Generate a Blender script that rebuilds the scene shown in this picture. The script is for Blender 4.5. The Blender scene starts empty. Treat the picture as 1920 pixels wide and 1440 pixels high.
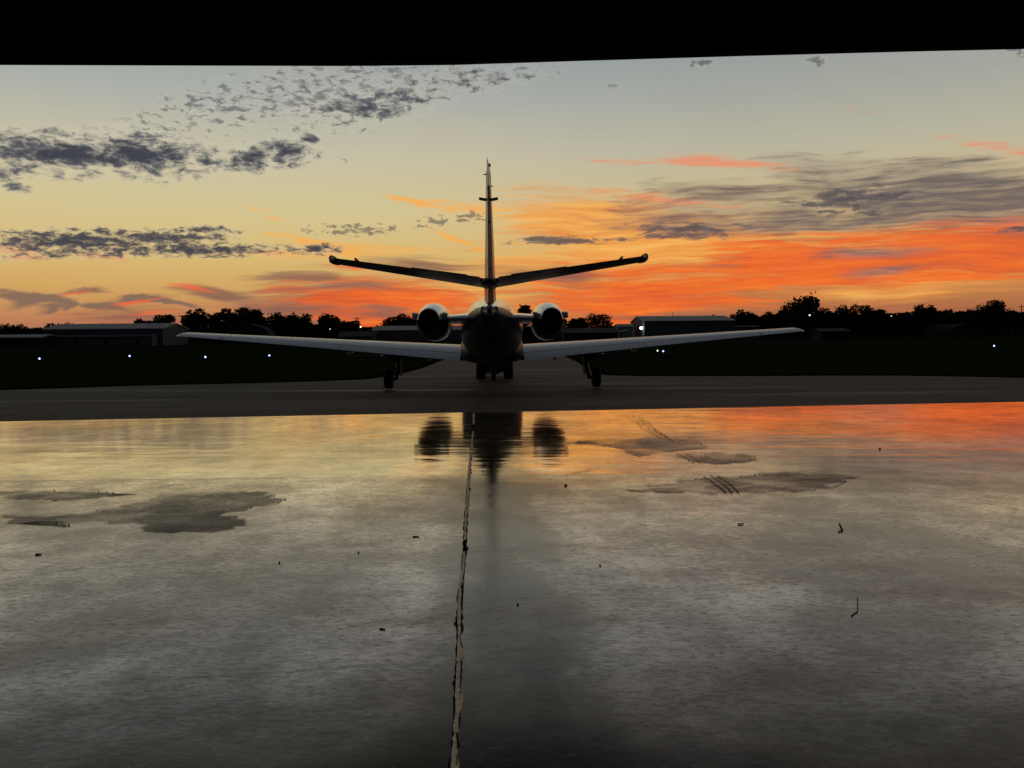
import bpy, bmesh, math, random
import numpy as np
from mathutils import Vector, Matrix

S = bpy.context.scene
COL = S.collection
R = math.radians
PI = math.pi

# ------------------------------------------------------------------ camera
F_PX, CAM_Z = 1600.0, 1.35
PITCH = math.atan(91 / F_PX)
ROLL = R(0.45)
cd = bpy.data.cameras.new('camera')
cam = bpy.data.objects.new('camera', cd)
COL.objects.link(cam)
cd.sensor_width = 36.0
cd.lens = F_PX / 1920 * 36.0
cd.clip_start, cd.clip_end = 0.05, 6000
CAM_R = Matrix.Rotation(PI / 2 - PITCH, 3, 'X') @ Matrix.Rotation(-ROLL, 3, 'Z')
cam.matrix_world = Matrix.Translation((0, 0, CAM_Z)) @ CAM_R.to_4x4()
S.camera = cam


def ray(px, py):
    """unit direction of a point of the photograph (1920 x 1440)"""
    return (CAM_R @ Vector(((px - 960) / F_PX, (720 - py) / F_PX, -1))).normalized()


def at(px, py, y):
    """where that direction reaches distance y from the photographer"""
    d = ray(px, py)
    return Vector((0, 0, CAM_Z)) + d * (y / d.y)


def gnd(px, py, z=0.0):
    d = ray(px, py)
    return Vector((0, 0, CAM_Z)) + d * ((z - CAM_Z) / d.z)


# ------------------------------------------------------------------ colour management
S.view_settings.view_transform = 'Standard'
S.view_settings.look = 'None'
S.view_settings.exposure = 0
S.view_settings.gamma = 1
S.view_settings.use_curve_mapping = False
S.render.engine = 'CYCLES'
S.cycles.max_bounces = 6
S.cycles.diffuse_bounces = 3
S.cycles.glossy_bounces = 4
S.cycles.transmission_bounces = 2
S.cycles.caustics_reflective = False
S.cycles.caustics_refractive = False
S.cycles.sample_clamp_indirect = 4
S.cycles.use_denoising = True
S.cycles.denoiser = 'OPENIMAGEDENOISE'


def lin(c):
    return tuple((v / 255 / 12.92) if v / 255 <= .04045 else ((v / 255 + .055) / 1.055) ** 2.4 for v in c)


# ------------------------------------------------------------------ node helpers
class Nodes:
    def __init__(self, tree):
        self.t = tree
        tree.nodes.clear()

    def n(self, kind, **kw):
        nd = self.t.nodes.new(kind)
        for k, v in kw.items():
            setattr(nd, k, v)
        return nd

    def put(self, sock, v):
        if v is None:
            return
        if isinstance(v, bpy.types.NodeSocket):
            self.t.links.new(v, sock)
        else:
            sock.default_value = v

    def m(self, op, a, b=None, c=None, clamp=False):
        nd = self.n('ShaderNodeMath', operation=op, use_clamp=clamp)
        for i, v in enumerate((a, b, c)):
            self.put(nd.inputs[i], v)
        return nd.outputs[0]

    def vm(self, op, a, b=None):
        nd = self.n('ShaderNodeVectorMath', operation=op)
        self.put(nd.inputs[0], a)
        self.put(nd.inputs[1], b)
        return nd.outputs[0]

    def xyz(self, x, y, z):
        nd = self.n('ShaderNodeCombineXYZ')
        for i, v in enumerate((x, y, z)):
            self.put(nd.inputs[i], v)
        return nd.outputs[0]

    def sep(self, v):
        nd = self.n('ShaderNodeSeparateXYZ')
        self.put(nd.inputs[0], v)
        return nd.outputs

    def map(self, v, loc=(0, 0, 0), rot=(0, 0, 0), sc=(1, 1, 1), kind='POINT'):
        nd = self.n('ShaderNodeMapping', vector_type=kind)
        self.put(nd.inputs['Vector'], v)
        nd.inputs['Location'].default_value = loc
        nd.inputs['Rotation'].default_value = rot
        nd.inputs['Scale'].default_value = sc
        return nd.outputs[0]

    def noise(self, v, scale, detail=4, rough=.5, dist=0.0, dim='3D', col=False):
        nd = self.n('ShaderNodeTexNoise', noise_dimensions=dim)
        self.put(nd.inputs['Vector'], v)
        nd.inputs['Scale'].default_value = scale
        nd.inputs['Detail'].default_value = detail
        nd.inputs['Roughness'].default_value = rough
        nd.inputs['Distortion'].default_value = dist
        return nd.outputs['Color' if col else 'Fac']

    def rng(self, v, a, b, c=0.0, d=1.0, smooth=True):
        nd = self.n('ShaderNodeMapRange', interpolation_type='SMOOTHSTEP' if smooth else 'LINEAR')
        nd.clamp = True
        for i, q in enumerate((v, a, b, c, d)):
            self.put(nd.inputs[i], q)
        return nd.outputs[0]

    def mix(self, f, a, b):
        nd = self.n('ShaderNodeMix', data_type='RGBA')
        self.put(nd.inputs[0], f)
        for i, v in ((6, a), (7, b)):
            if isinstance(v, tuple) and len(v) == 3:
                v = v + (1,)
            self.put(nd.inputs[i], v)
        return nd.outputs[2]

    def ramp(self, f, stops):
        nd = self.n('ShaderNodeValToRGB')
        self.put(nd.inputs[0], f)
        e = nd.color_ramp.elements
        while len(e) < len(stops):
            e.new(0.5)
        for el, (p, c) in zip(e, stops):
            el.position = p
        for el, (p, c) in zip(e, stops):
            el.color = tuple(c) + (1,)
        return nd.outputs[0]


# ------------------------------------------------------------------ the dusk sky
W = bpy.data.worlds.new('World')
S.world = W
W.use_nodes = True
G = Nodes(W.node_tree)
dirv = G.n('ShaderNodeTexCoord').outputs['Generated']
dx, dy, dz = G.sep(dirv)
az = G.m('MULTIPLY', G.m('ARCTAN2', dx, dy), 180 / PI)
el = G.m('MULTIPLY', G.m('ARCSINE', dz), 180 / PI)
P = G.xyz(az, el, 0.0)

TOP = [(20, (.180, .194, .204)), (24, (.085, .098, .112)), (30, (.048, .060, .077)), (42, (.038, .051, .073)), (58, (.027, .039, .062)), (90, (.017, .026, .044))]


def elramp(stops):
    st = [(e / 90, c if max(c) <= 1 else lin(c)) for e, c in stops]
    return G.ramp(G.m('DIVIDE', el, 90, clamp=True), st)


left = elramp([(0, (152, 94, 74)), (1.4, (194, 128, 84)), (3.2, (211, 165, 94)), (5.3, (216, 187, 118)),
               (8.15, (211, 196, 146)), (11.6, (197, 191, 164)), (15, (171, 175, 169)), (17.5, (153, 161, 163))] + TOP)
right = elramp([(0, (134, 84, 66)), (1.4, (170, 103, 70)), (3.2, (203, 136, 74)), (5.3, (222, 165, 90)),
                (8.15, (208, 184, 134)), (11.6, (184, 180, 157)), (15, (164, 166, 158)), (17.5, (151, 156, 154))] + TOP)
back = elramp([(0, (.020, .018, .022)), (10, (.022, .021, .027)), (30, (.021, .024, .034)), (60, (.020, .026, .040)), (90, (.020, .027, .042))])
front = G.mix(G.rng(az, -14, 22), left, right)
ca = G.m('DIVIDE', dy, G.m('SQRT', G.m('ADD', G.m('ADD', G.m('MULTIPLY', dx, dx), G.m('MULTIPLY', dy, dy)), 1e-5)))
sky = G.mix(G.rng(ca, -0.55, 0.75), back, front)
# a little unevenness of the clear air
wob = G.noise(G.map(P, sc=(.05, .2, 1)), 1.0, 3, .5, dim='2D')
sky = G.mix(G.m('MULTIPLY', G.rng(wob, .4, .8), .12), sky, (.62, .50, .30))

# slow warp shared by all cloud strokes
wc = G.noise(G.map(P, sc=(.11, .22, 1)), 1.0, 2, .5, dim='2D', col=True)
PW = G.vm('ADD', P, G.vm('MULTIPLY', G.vm('SUBTRACT', wc, (.5, .5, .5)), (3.6, 1.05, 0)))
wf = G.noise(G.map(P, sc=(.7, 1.5, 1)), 1.0, 4, .6, dim='2D', col=True)
PWF = G.vm('ADD', P, G.vm('MULTIPLY', G.vm('SUBTRACT', wf, (.5, .5, .5)), (1.1, .55, 0)))
PX = G.vm('ADD', P, G.vm('MULTIPLY', G.vm('SUBTRACT', wf, (.5, .5, .5)), (1.2, .38, 0)))


def azel(px, py):
    d = ray(px, py)
    return math.degrees(math.atan2(d.x, d.y)), math.degrees(math.asin(d.z))


def strokes(P, lst, combine='ADD'):
    """soft ellipses along strokes: x1, y1, x2, y2, half width (photo px), weight"""
    acc = None
    for x1, y1, x2, y2, hw, w in lst:
        a, b = azel(x1, y1), azel(x2, y2)
        cx, cy = (a[0] + b[0]) / 2, (a[1] + b[1]) / 2
        L = math.hypot(b[0] - a[0], b[1] - a[1]) / 2 * 1.12
        ang = math.atan2(b[1] - a[1], b[0] - a[0])
        v = G.map(P, (cx, cy, 0), (0, 0, ang), (L, hw * 1.25 * .0358, 1), 'TEXTURE')
        g = G.n('ShaderNodeTexGradient', gradient_type='SPHERICAL')
        G.put(g.inputs[0], v)
        f = g.outputs['Fac']
        if acc is None:
            acc = G.m('MULTIPLY', f, w)
        elif combine == 'MAX':
            acc = G.m('MAXIMUM', acc, G.m('MULTIPLY', f, w))
        else:
            acc = G.m('MULTIPLY_ADD', f, w, acc)
    return acc


def streak(angle, sx, sy, detail=5, rough=.55, src=None):
    return G.noise(G.map(src or PW, rot=(0, 0, R(angle)), sc=(sx, sy, 1)), 1.0, detail, rough, dim='2D')


def nz(n, a=.30, b=.70):
    return G.rng(n, a, b, smooth=False)


def cover(mask, noise, k, lo, hi, top=1.0):
    """ragged cloud cover out of a soft mask and a stretched noise"""
    q = G.m('MULTIPLY_ADD', G.m('SUBTRACT', noise, .5), k, mask)
    q = G.m('MULTIPLY', G.rng(q, lo, hi), top)
    return G.m('MULTIPLY', q, G.rng(mask, .0, .22))


def lay(base, fac, c):
    return G.mix(fac, base, c if isinstance(c, bpy.types.NodeSocket) else lin(c))


# fibre noises of the high cloud, each along its own drift
n_dn = nz(streak(7, .12, 1.2))
n_hz = nz(streak(0, .08, 1.6))
n_up = nz(streak(-10, .08, 1.1, 6, .62))
n_up2 = nz(streak(-13, .17, 2.6, 6, .66))
n_hz2 = nz(streak(2, .22, 4.0, 5, .62))
n_big = nz(streak(-4, .10, .35, 3, .5))
mixn = G.m('ADD', G.m('MULTIPLY', n_up, .55), G.m('MULTIPLY', n_up2, .45))
mixg = G.m('ADD', G.m('MULTIPLY', nz(streak(4, .14, .8, 6, .62)), .6), G.m('MULTIPLY', n_hz2, .4))
mixv = G.m('ADD', G.m('MULTIPLY', n_dn, .6), G.m('MULTIPLY', n_hz2, .4))
# orange veil, centre to right
veil = strokes(PW, [(820, 395, 1320, 402, 52, .8), (900, 400, 1460, 440, 66, .8), (930, 430, 1600, 450, 60, .8),
                    (860, 470, 1340, 482, 60, .7), (1150, 500, 1960, 470, 85, .8), (380, 470, 820, 474, 18, .5),
                    (1500, 540, 1990, 500, 60, .6), (540, 545, 1140, 520, 70, .7)])
veilc = G.mix(nz(streak(-6, .14, 2.2, 6, .64)), lin((226, 138, 62)), lin((250, 182, 94)))
sky = lay(sky, cover(veil, mixv, 1.3, .10, 1.30, .94), veilc)
# dull rose haze over the treeline
rose = strokes(PW, [(200, 606, 960, 600, 60, .9), (20, 612, 440, 606, 28, .5), (440, 575, 800, 560, 44, .7)])
sky = lay(sky, cover(rose, n_hz, .7, .05, .95, .8), (172, 106, 80))
# deep red-orange sheet
red = strokes(PW, [(430, 574, 930, 550, 48, .95), (520, 594, 940, 572, 58, 1.15), (820, 580, 1260, 548, 62, 1.0),
                   (980, 592, 1380, 556, 34, .8), (960, 548, 1480, 512, 48, .85), (1140, 550, 1720, 500, 46, .9),
                   (1240, 464, 1700, 462, 36, .85), (1340, 505, 2300, 440, 56, .95), (1560, 440, 2300, 412, 32, .95),
                   (1500, 505, 2250, 478, 34, .8), (980, 505, 1280, 500, 24, .5), (600, 612, 920, 602, 20, .7)])
redc = G.mix(n_up2, lin((222, 84, 40)), lin((250, 120, 44)))
redc = G.mix(G.m('MULTIPLY', G.rng(n_big, .2, .9), .55), redc, lin((226, 100, 52)))
sky = lay(sky, cover(red, mixn, 2.1, .20, 1.20, .96), redc)
fib = nz(streak(-12, .11, 1.9, 7, .68), .36, .66)
sky = lay(sky, G.m('MULTIPLY', G.rng(red, .25, .9), G.m('MULTIPLY', G.rng(fib, .55, 1.0), .38)), (176, 82, 60))
sky = lay(sky, G.m('MULTIPLY', G.rng(red, .15, .8), G.m('MULTIPLY', G.rng(fib, .45, .0), .45)), (252, 140, 54))
# grey cirrus
grey = strokes(PW, [(1340, 312, 2250, 352, 44, .7), (1540, 352, 2300, 352, 52, .7), (1260, 370, 1760, 398, 44, .6),
                    (1440, 400, 2300, 390, 36, .85), (1100, 362, 1560, 414, 40, .65), (1200, 338, 1520, 366, 20, .6),
                    (1050, 396, 1460, 426, 38, .6), (1240, 436, 1760, 416, 20, .7), (1500, 486, 1820, 472, 13, .95),
                    (1540, 526, 1760, 502, 10, .9), (1360, 296, 1660, 322, 26, .5)])
sky = lay(sky, G.m('MULTIPLY', G.rng(grey, .15, 1.1), G.m('MULTIPLY_ADD', n_big, .25, .40)), (146, 134, 122))
greyc = G.mix(n_hz2, lin((124, 108, 100)), lin((92, 86, 90)))
greyc = G.mix(G.m('MULTIPLY', G.rng(az, 22, 6), G.m('MULTIPLY_ADD', n_up2, .5, .2)), greyc, lin((178, 122, 92)))
sky = lay(sky, cover(grey, mixg, 1.7, .20, 1.40, .90), greyc)
low = strokes(PW, [(400, 522, 820, 527, 25, .9), (650, 497, 1000, 512, 23, .75), (920, 503, 1180, 522, 22, .8),
                   (1160, 500, 1400, 496, 12, .5), (300, 550, 680, 598, 36, .7), (630, 592, 790, 586, 15, 1.0), (270, 530, 490, 568, 18, .8),
                   (410, 614, 660, 600, 26, .7), (80, 608, 390, 592, 18, .7)])
sky = lay(sky, cover(low, nz(streak(-2, .10, 1.8)), .9, .12, .95, .88), (136, 98, 84))
xs = strokes(PX, [(-60, 536, 150, 566, 8, 1.0), (-30, 582, 120, 556, 13, 1.1), (60, 560, 230, 535, 8, 1.0), (40, 598, 150, 562, 9, 1.1), (70, 556, 370, 602, 7, .9),
                   (160, 572, 350, 552, 10, 1.1), (155, 542, 365, 572, 6, .8), (275, 562, 430, 584, 7, .9), (108, 592, 150, 568, 6, .9), (-40, 553, 60, 560, 5, .8)])
sky = lay(sky, cover(xs, nz(streak(-8, .3, 1.2)), .5, .26, 1.0, .85), (120, 98, 88))
# thin glowing edges and streaks
glow = strokes(PX, [(160, 581, 330, 556, 5, 1.0), (300, 528, 435, 553, 7, .95), (95, 560, 182, 540, 4, .9), (580, 490, 730, 512, 9, .7),
                     (220, 593, 350, 581, 5, .7)])
sky = lay(sky, cover(glow, n_up2, .6, .10, 1.1, .95), (240, 108, 66))
pink = strokes(PX, [(980, 296, 1500, 303, 7, .8), (1220, 292, 1520, 316, 13, 1.0), (1080, 356, 1400, 388, 9, 1.0), (1740, 254, 2100, 318, 10, 1.0),
                     (110, 470, 260, 484, 14, .75), (-20, 463, 110, 482, 20, .55), (1560, 196, 1640, 214, 7, .5)])
sky = lay(sky, cover(pink, nz(streak(6, .22, 3.4, 5, .62)), 1.0, .05, 1.25, .78), (236, 138, 100))
gold = strokes(PX, [(690, 358, 825, 388, 6, 1.1), (740, 374, 1010, 406, 11, 1.1), (792, 421, 925, 478, 8, 1.15), (460, 429, 690, 472, 7, 1.0),
                     (525, 455, 860, 476, 13, .75), (380, 474, 700, 479, 10, .8), (445, 384, 515, 398, 6, .6), (470, 398, 550, 417, 6, .5),
                     (635, 466, 700, 502, 6, .7), (1220, 428, 1350, 434, 7, .5)])
sky = lay(sky, cover(gold, nz(streak(14, .28, 3.2, 5, .62)), .9, .05, 1.1, .92), (245, 174, 84))
# dark broken altocumulus
n_ac = nz(G.noise(G.map(PWF, sc=(.66, 1.35, 1)), 1.0, 9, .66, dim='2D'), .32, .68)
n_ac2 = nz(G.noise(G.map(PWF, rot=(0, 0, R(-10)), sc=(1.25, 3.3, 1)), 1.0, 7, .66, dim='2D'), .32, .68)
n_pf = G.m('ADD', G.m('MULTIPLY', n_ac, .6), G.m('MULTIPLY', n_ac2, .4))
ac = strokes(P, [(-150, 282, 330, 288, 37, 1.2), (80, 274, 430, 302, 40, 1.25), (150, 246, 340, 290, 28, .8), (300, 300, 460, 308, 20, .8), (190, 306, 330, 312, 18, .9),
                 (410, 304, 530, 294, 28, 1.1), (470, 292, 605, 280, 26, 1.1), (545, 264, 605, 260, 11, .9), (-10, 348, 70, 352, 12, .9), (-40, 325, 50, 327, 20, .9),
                 (90, 322, 250, 330, 14, .6)], 'MAX')
ac_t = strokes(P, [(520, 224, 880, 158, 42, .95), (660, 168, 1080, 122, 28, .75), (560, 206, 800, 200, 34, .9)], 'MAX')
rip = strokes(P, [(260, 226, 600, 160, 48, .72), (380, 186, 800, 168, 58, .86), (180, 262, 360, 232, 18, .6), (200, 240, 350, 224, 22, .6), (440, 128, 940, 126, 34, .6),
                  (1290, 121, 1342, 116, 10, 1.0), (1505, 117, 1555, 113, 9, 1.0), (1880, 100, 1935, 92, 12, 1.0), (1130, 164, 1170, 159, 7, .8), (620, 299, 655, 303, 7, .8)], 'MAX')
band = strokes(P, [(-130, 456, 380, 447, 22, 1.2), (110, 452, 470, 440, 16, 1.1), (160, 465, 580, 469, 14, 1.2), (290, 436, 440, 428, 9, 1.0), (100, 468, 330, 470, 13, 1.0),
                   (535, 467, 650, 467, 11, 1.1), (-20, 482, 60, 482, 9, .7), (20, 474, 190, 479, 10, .7)], 'MAX')
spk = strokes(P, [(560, 431, 780, 431, 13, .9), (770, 419, 870, 411, 11, 1.0), (835, 409, 930, 407, 12, 1.0)], 'MAX')
dk = strokes(P, [(1440, 382, 1770, 360, 22, 1.0), (1110, 428, 1450, 428, 14, .9), (1120, 441, 1430, 440, 10, .9), (920, 453, 1200, 448, 9, 1.2), (1850, 431, 1960, 426, 11, .9),
                 (1470, 372, 1680, 382, 18, .7), (1480, 396, 1760, 392, 14, .6)], 'MAX')
shade = G.mix(G.rng(n_pf, .30, .80), lin((116, 116, 116)), lin((62, 64, 76)))
shade_b = G.mix(G.rng(n_ac2, .25, .9), lin((104, 96, 92)), lin((66, 66, 74)))


def broken(mask, n, k, lo, hi, top, rim, thin, core):
    """puffy cloud: pale lit fringe, thin grey edge, dark core"""
    global sky
    q = G.m('MULTIPLY_ADD', G.m('SUBTRACT', n, .5), k, mask)
    gate = G.rng(mask, .0, .2)
    if rim:
        sky = lay(sky, G.m('MULTIPLY', G.m('MULTIPLY', G.rng(q, lo - .28, lo), rim), gate), (216, 207, 184))
    c = G.mix(G.rng(q, lo + (hi - lo) * .4, hi + .35), lin(thin), lin(core))
    sky = lay(sky, G.m('MULTIPLY', G.m('MULTIPLY', G.rng(q, lo, hi), top), gate), c)


broken(rip, n_ac2, 1.5, .36, 1.0, .80, .10, (124, 125, 125), (92, 95, 102))
broken(ac_t, n_pf, 1.5, .30, .92, .95, .13, (122, 122, 122), (66, 69, 80))
broken(ac, n_pf, 1.3, .15, .88, .98, .2, (120, 119, 118), (58, 61, 74))
broken(band, n_ac2, 1.0, .14, .86, .97, .15, (112, 103, 96), (62, 63, 73))
broken(spk, n_ac2, 1.6, .45, .85, .75, .1, (140, 124, 104), (104, 94, 86))
broken(dk, nz(streak(4, .5, 3.0, 6, .62, PWF)), 1.0, .22, .75, .85, 0, (110, 98, 95), (72, 70, 78))

bg = G.n('ShaderNodeBackground')
G.put(bg.inputs['Color'], sky)
bg.inputs['Strength'].default_value = 1.0
G.t.links.new(bg.outputs[0], G.n('ShaderNodeOutputWorld').inputs[0])
W.cycles.sampling_method = 'MANUAL'
W.cycles.sample_map_resolution = 512

# ------------------------------------------------------------------ materials
def material(name, base=(.5, .5, .5), rough=.6, metal=0.0, spec=.5, var=.25, scale=3.0, bump=0.0, coat=0.0, emit=None, coords='Object', stretch=(1, 1, 1)):
    mt = bpy.data.materials.new(name)
    mt.use_nodes = True
    g = Nodes(mt.node_tree)
    p = g.n('ShaderNodeBsdfPrincipled')
    tc = g.n('ShaderNodeTexCoord').outputs[coords]
    tc = g.map(tc, sc=stretch)
    nz_ = g.noise(tc, scale, 6, .6)
    a = tuple(c * (1 - var) for c in base)
    b = tuple(min(1, c * (1 + var)) for c in base)
    g.put(p.inputs['Base Color'], g.mix(g.rng(nz_, .3, .7, smooth=False), a, b))
    g.put(p.inputs['Roughness'], g.rng(g.noise(tc, scale * 2.3, 4), .3, .7, max(0.02, rough * .85), min(1, rough * 1.15), False))
    p.inputs['Metallic'].default_value = metal
    p.inputs['Specular IOR Level'].default_value = spec
    p.inputs['Coat Weight'].default_value = coat
    p.inputs['Coat Roughness'].default_value = .08
    if bump:
        bn = g.n('ShaderNodeBump')
        bn.inputs['Distance'].default_value = bump
        g.put(bn.inputs['Height'], g.noise(tc, scale * 6, 5, .6))
        g.t.links.new(bn.outputs[0], p.inputs['Normal'])
    if emit:
        g.put(p.inputs['Emission Color'], tuple(emit[0]) + (1,))
        p.inputs['Emission Strength'].default_value = emit[1]
    g.t.links.new(p.outputs[0], g.n('ShaderNodeOutputMaterial').inputs[0])
    return mt


M = {}
M['white'] = material('white_paint', (.80, .80, .78), .28, var=.05, scale=2.0, coat=1.0)
M['white'].node_tree.nodes['Principled BSDF'].inputs['Coat IOR'].default_value = 1.9
M['wingtop'] = material('wing_paint', (.50, .53, .60), .30, var=.06, scale=1.6, stretch=(1, 3, 1), spec=.4, coat=.35)
M['paint_and_shade'] = material('dark_blue_paint_and_shade', (.010, .011, .016), .40, var=.2, spec=.25)  # dark parts; also painted shade on the tail cone and lower engine doors
M['bare'] = material('bare_metal', (.62, .62, .63), .28, metal=1.0, var=.08, scale=4)
M['boot'] = material('black_rubber_boot', (.02, .02, .021), .5, var=.2)
M['tyre'] = material('tyre_rubber', (.014, .014, .014), .75, var=.3, scale=20)
M['steel'] = material('dull_steel', (.12, .12, .125), .5, metal=.6, var=.2, scale=8)
M['soot'] = material('sooty_metal', (.010, .010, .010), .8, var=.3)
M['glass'] = material('dark_window_glass', (.01, .012, .015), .06, var=.1)
M['fin'] = material('satin_white_paint', (.76, .75, .72), .42, var=.06, scale=2.0, spec=.4, coat=.15)
M['rudder'] = material('rudder_shade_grey', (.13, .13, .135), .65, var=.15, spec=.15)  # grey that stands for the rudder's unlit starboard side
M['lens_red'] = material('red_lens', (.25, .02, .02), .2)
M['tug'] = material('tug_paint', (.12, .11, .08), .5, var=.2)
M['seat'] = material('black_vinyl', (.02, .02, .02), .5)
M['interior'] = material('dark_hangar_metal', (.030, .030, .030), .7, var=.2, scale=1)
M['rib'] = material('galvanised_rib', (.05, .05, .05), .45, metal=.5, var=.2, scale=2)
M['bark'] = material('bark', (.05, .038, .028), .9, var=.35, scale=4)
M['leaf'] = material('leaves', (.030, .042, .017), .8, var=.35, scale=.6, spec=.05)
M['leaf_b'] = material('dry_leaves', (.038, .040, .018), .8, var=.35, scale=.6, spec=.05)
M['leaf_c'] = material('dark_leaves', (.025, .036, .018), .8, var=.35, scale=.6, spec=.05)
M['blade'] = material('grass_blades', (.014, .019, .007), .9, var=.3, scale=.3, spec=0.0)
M['bldg'] = material('grey_blue_metal_siding', (.085, .104, .135), .7, spec=.2, var=.10, scale=.4, stretch=(6, 6, .3))
M['bldg_pale'] = material('pale_metal_siding', (.085, .09, .10), .6, var=.10, scale=.4, stretch=(6, 6, .3))
M['bldg_dark'] = material('brown_siding', (.030, .029, .029), .9, spec=.05, var=.15, scale=.5)
M['roof'] = material('pale_metal_roof', (.34, .35, .36), .6, var=.08, scale=.3, stretch=(5, .4, 1))
M['roof_dark'] = material('dark_shingle_roof', (.05, .05, .05), .9, var=.2, scale=1)
M['trim'] = material('dark_trim', (.05, .055, .06), .6)
M['pole'] = material('weathered_pole', (.06, .05, .04), .9, var=.3)
M['blue_lamp'] = material('blue_taxi_light', (.2, .3, .8), .2, emit=((.34, .45, 1.0), 3.6))
M['white_lamp'] = material('white_lamp', (.9, .9, .8), .2, emit=((1.0, .97, .85), 2.5))
M['green_lamp'] = material('wall_lamp_glow', (.9, .95, .85), .2, emit=((.85, 1.0, .80), 12.0))
M['caulk'] = material('crumbling_sealant', (.72, .71, .69), .28, var=.4, scale=22, bump=.004)
M['caulk'].node_tree.nodes['Principled BSDF'].inputs['IOR'].default_value = 5.0
M['gap'] = material('open_joint', (.010, .009, .008), .9, var=.3, scale=8)
M['hair'] = material('dark_hairline', (.016, .014, .012), .9, var=.3, scale=8)
M['tide'] = material('brown_tide_line', (.040, .032, .026), .6, var=.4, scale=12)
M['debris'] = material('debris_dark', (.012, .010, .008), .8, var=.4, scale=30)
M['fleck'] = material('pale_fleck', (.30, .27, .23), .7, var=.3, scale=30)


# ------------------------------------------------------------------ mesh helpers
def tag(o, label=None, cat=None, group=None, kind=None):
    if label: o['label'] = label
    if cat: o['category'] = cat
    if group: o['group'] = group
    if kind: o['kind'] = kind
    return o


def thing(name, label, cat, loc=(0, 0, 0), rz=0.0, group=None):
    o = bpy.data.objects.new(name, None)
    o.empty_display_size = .2
    COL.objects.link(o)
    o.location = loc
    o.rotation_euler = (0, 0, rz)
    return tag(o, label, cat, group)


def obj(name, verts, faces, mat, parent=None, smooth=False, mats=None):
    me = bpy.data.meshes.new(name)
    me.from_pydata([tuple(v) for v in verts], [], [tuple(f) for f in faces])
    me.materials.append(mat)
    if smooth:
        me.polygons.foreach_set('use_smooth', [True] * len(me.polygons))
    me.update()
    o = bpy.data.objects.new(name, me)
    COL.objects.link(o)
    o.parent = parent
    return o


class MB:
    """collects simple solids into one mesh"""

    def __init__(self):
        self.v, self.f = [], []

    def add(self, v, f):
        b = len(self.v)
        self.v += [tuple(p) for p in v]
        self.f += [tuple(i + b for i in q) for q in f]
        return self

    def box(self, c, s, rot=None):
        c = Vector(c)
        v = []
        for x in (-.5, .5):
            for y in (-.5, .5):
                for z in (-.5, .5):
                    p = Vector((x * s[0], y * s[1], z * s[2]))
                    if rot is not None:
                        p = rot @ p
                    v.append(c + p)
        return self.add(v, [(0, 1, 3, 2), (4, 6, 7, 5), (0, 4, 5, 1), (2, 3, 7, 6), (0, 2, 6, 4), (1, 5, 7, 3)])

    def tube(self, a, b, r0, r1=None, n=8, caps=True):
        a, b = Vector(a), Vector(b)
        r1 = r0 if r1 is None else r1
        d = (b - a).normalized()
        u = d.orthogonal().normalized()
        w = d.cross(u)
        v = []
        for p, r in ((a, r0), (b, r1)):
            for i in range(n):
                t = 2 * PI * i / n
                v.append(p + u * (r * math.cos(t)) + w * (r * math.sin(t)))
        f = [(i, (i + 1) % n, n + (i + 1) % n, n + i) for i in range(n)]
        if caps:
            f += [tuple(range(n - 1, -1, -1)), tuple(range(n, 2 * n))]
        return self.add(v, f)

    def loft(self, rings, caps=True, closed=True):
        n = len(rings[0])
        v = [p for r in rings for p in r]
        f = []
        m = n if closed else n - 1
        for k in range(len(rings) - 1):
            for i in range(m):
                j = (i + 1) % n
                f.append((k * n + i, k * n + j, (k + 1) * n + j, (k + 1) * n + i))
        if caps:
            f += [tuple(range(n - 1, -1, -1)), tuple((len(rings) - 1) * n + i for i in range(n))]
        return self.add(v, f)

    def lathe_x(self, c, prof, n=28):
        """profile (x, r) turned about an axis along x through c"""
        c = Vector(c)
        rings = [[c + Vector((x, r * math.cos(2 * PI * i / n), r * math.sin(2 * PI * i / n))) for i in range(n)] for x, r in prof]
        return self.loft(rings)

    def ball(self, c, r, n=8, sz=1.0):
        c = Vector(c)
        rings = []
        for k in range(1, n):
            t = PI * k / n
            rings.append([c + Vector((r * math.sin(t) * math.cos(2 * PI * i / (2 * n)), r * math.sin(t) * math.sin(2 * PI * i / (2 * n)), r * sz * math.cos(t))) for i in range(2 * n)])
        return self.loft(rings)

    def build(self, name, mat, parent=None, smooth=False):
        o = obj(name, self.v, self.f, mat, parent, smooth)
        bm = bmesh.new()
        bm.from_mesh(o.data)
        bmesh.ops.recalc_face_normals(bm, faces=bm.faces)
        bm.to_mesh(o.data)
        bm.free()
        return o


def autosmooth(o, deg=35):
    me = o.data
    me.polygons.foreach_set('use_smooth', [True] * len(me.polygons))
    try:
        me.set_sharp_from_angle(angle=R(deg))
    except Exception:
        pass
    return o


# ------------------------------------------------------------------ hangar floor
FZ = 0.41                                              # the hangar floor lies above the parking apron, which falls away
EDGE_A, EDGE_B = gnd(0, 790, FZ), gnd(1920, 752, FZ)   # where the slab meets the apron
EK = (EDGE_B.y - EDGE_A.y) / (EDGE_B.x - EDGE_A.x)


def edge_y(x):
    return EDGE_A.y + EK * (x - EDGE_A.x)


FN = Vector((0, 0, 1.0))


def floor_z(x, y):
    return FZ


def fl(px, py, lift=0.0):
    """point of the floor seen at a place of the photograph"""
    d = ray(px, py)
    o = Vector((0, 0, CAM_Z))
    p0 = Vector((EDGE_A.x, EDGE_A.y, FZ))
    t = (p0 - o).dot(FN) / d.dot(FN)
    p = o + d * t
    return p + FN * lift


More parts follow.
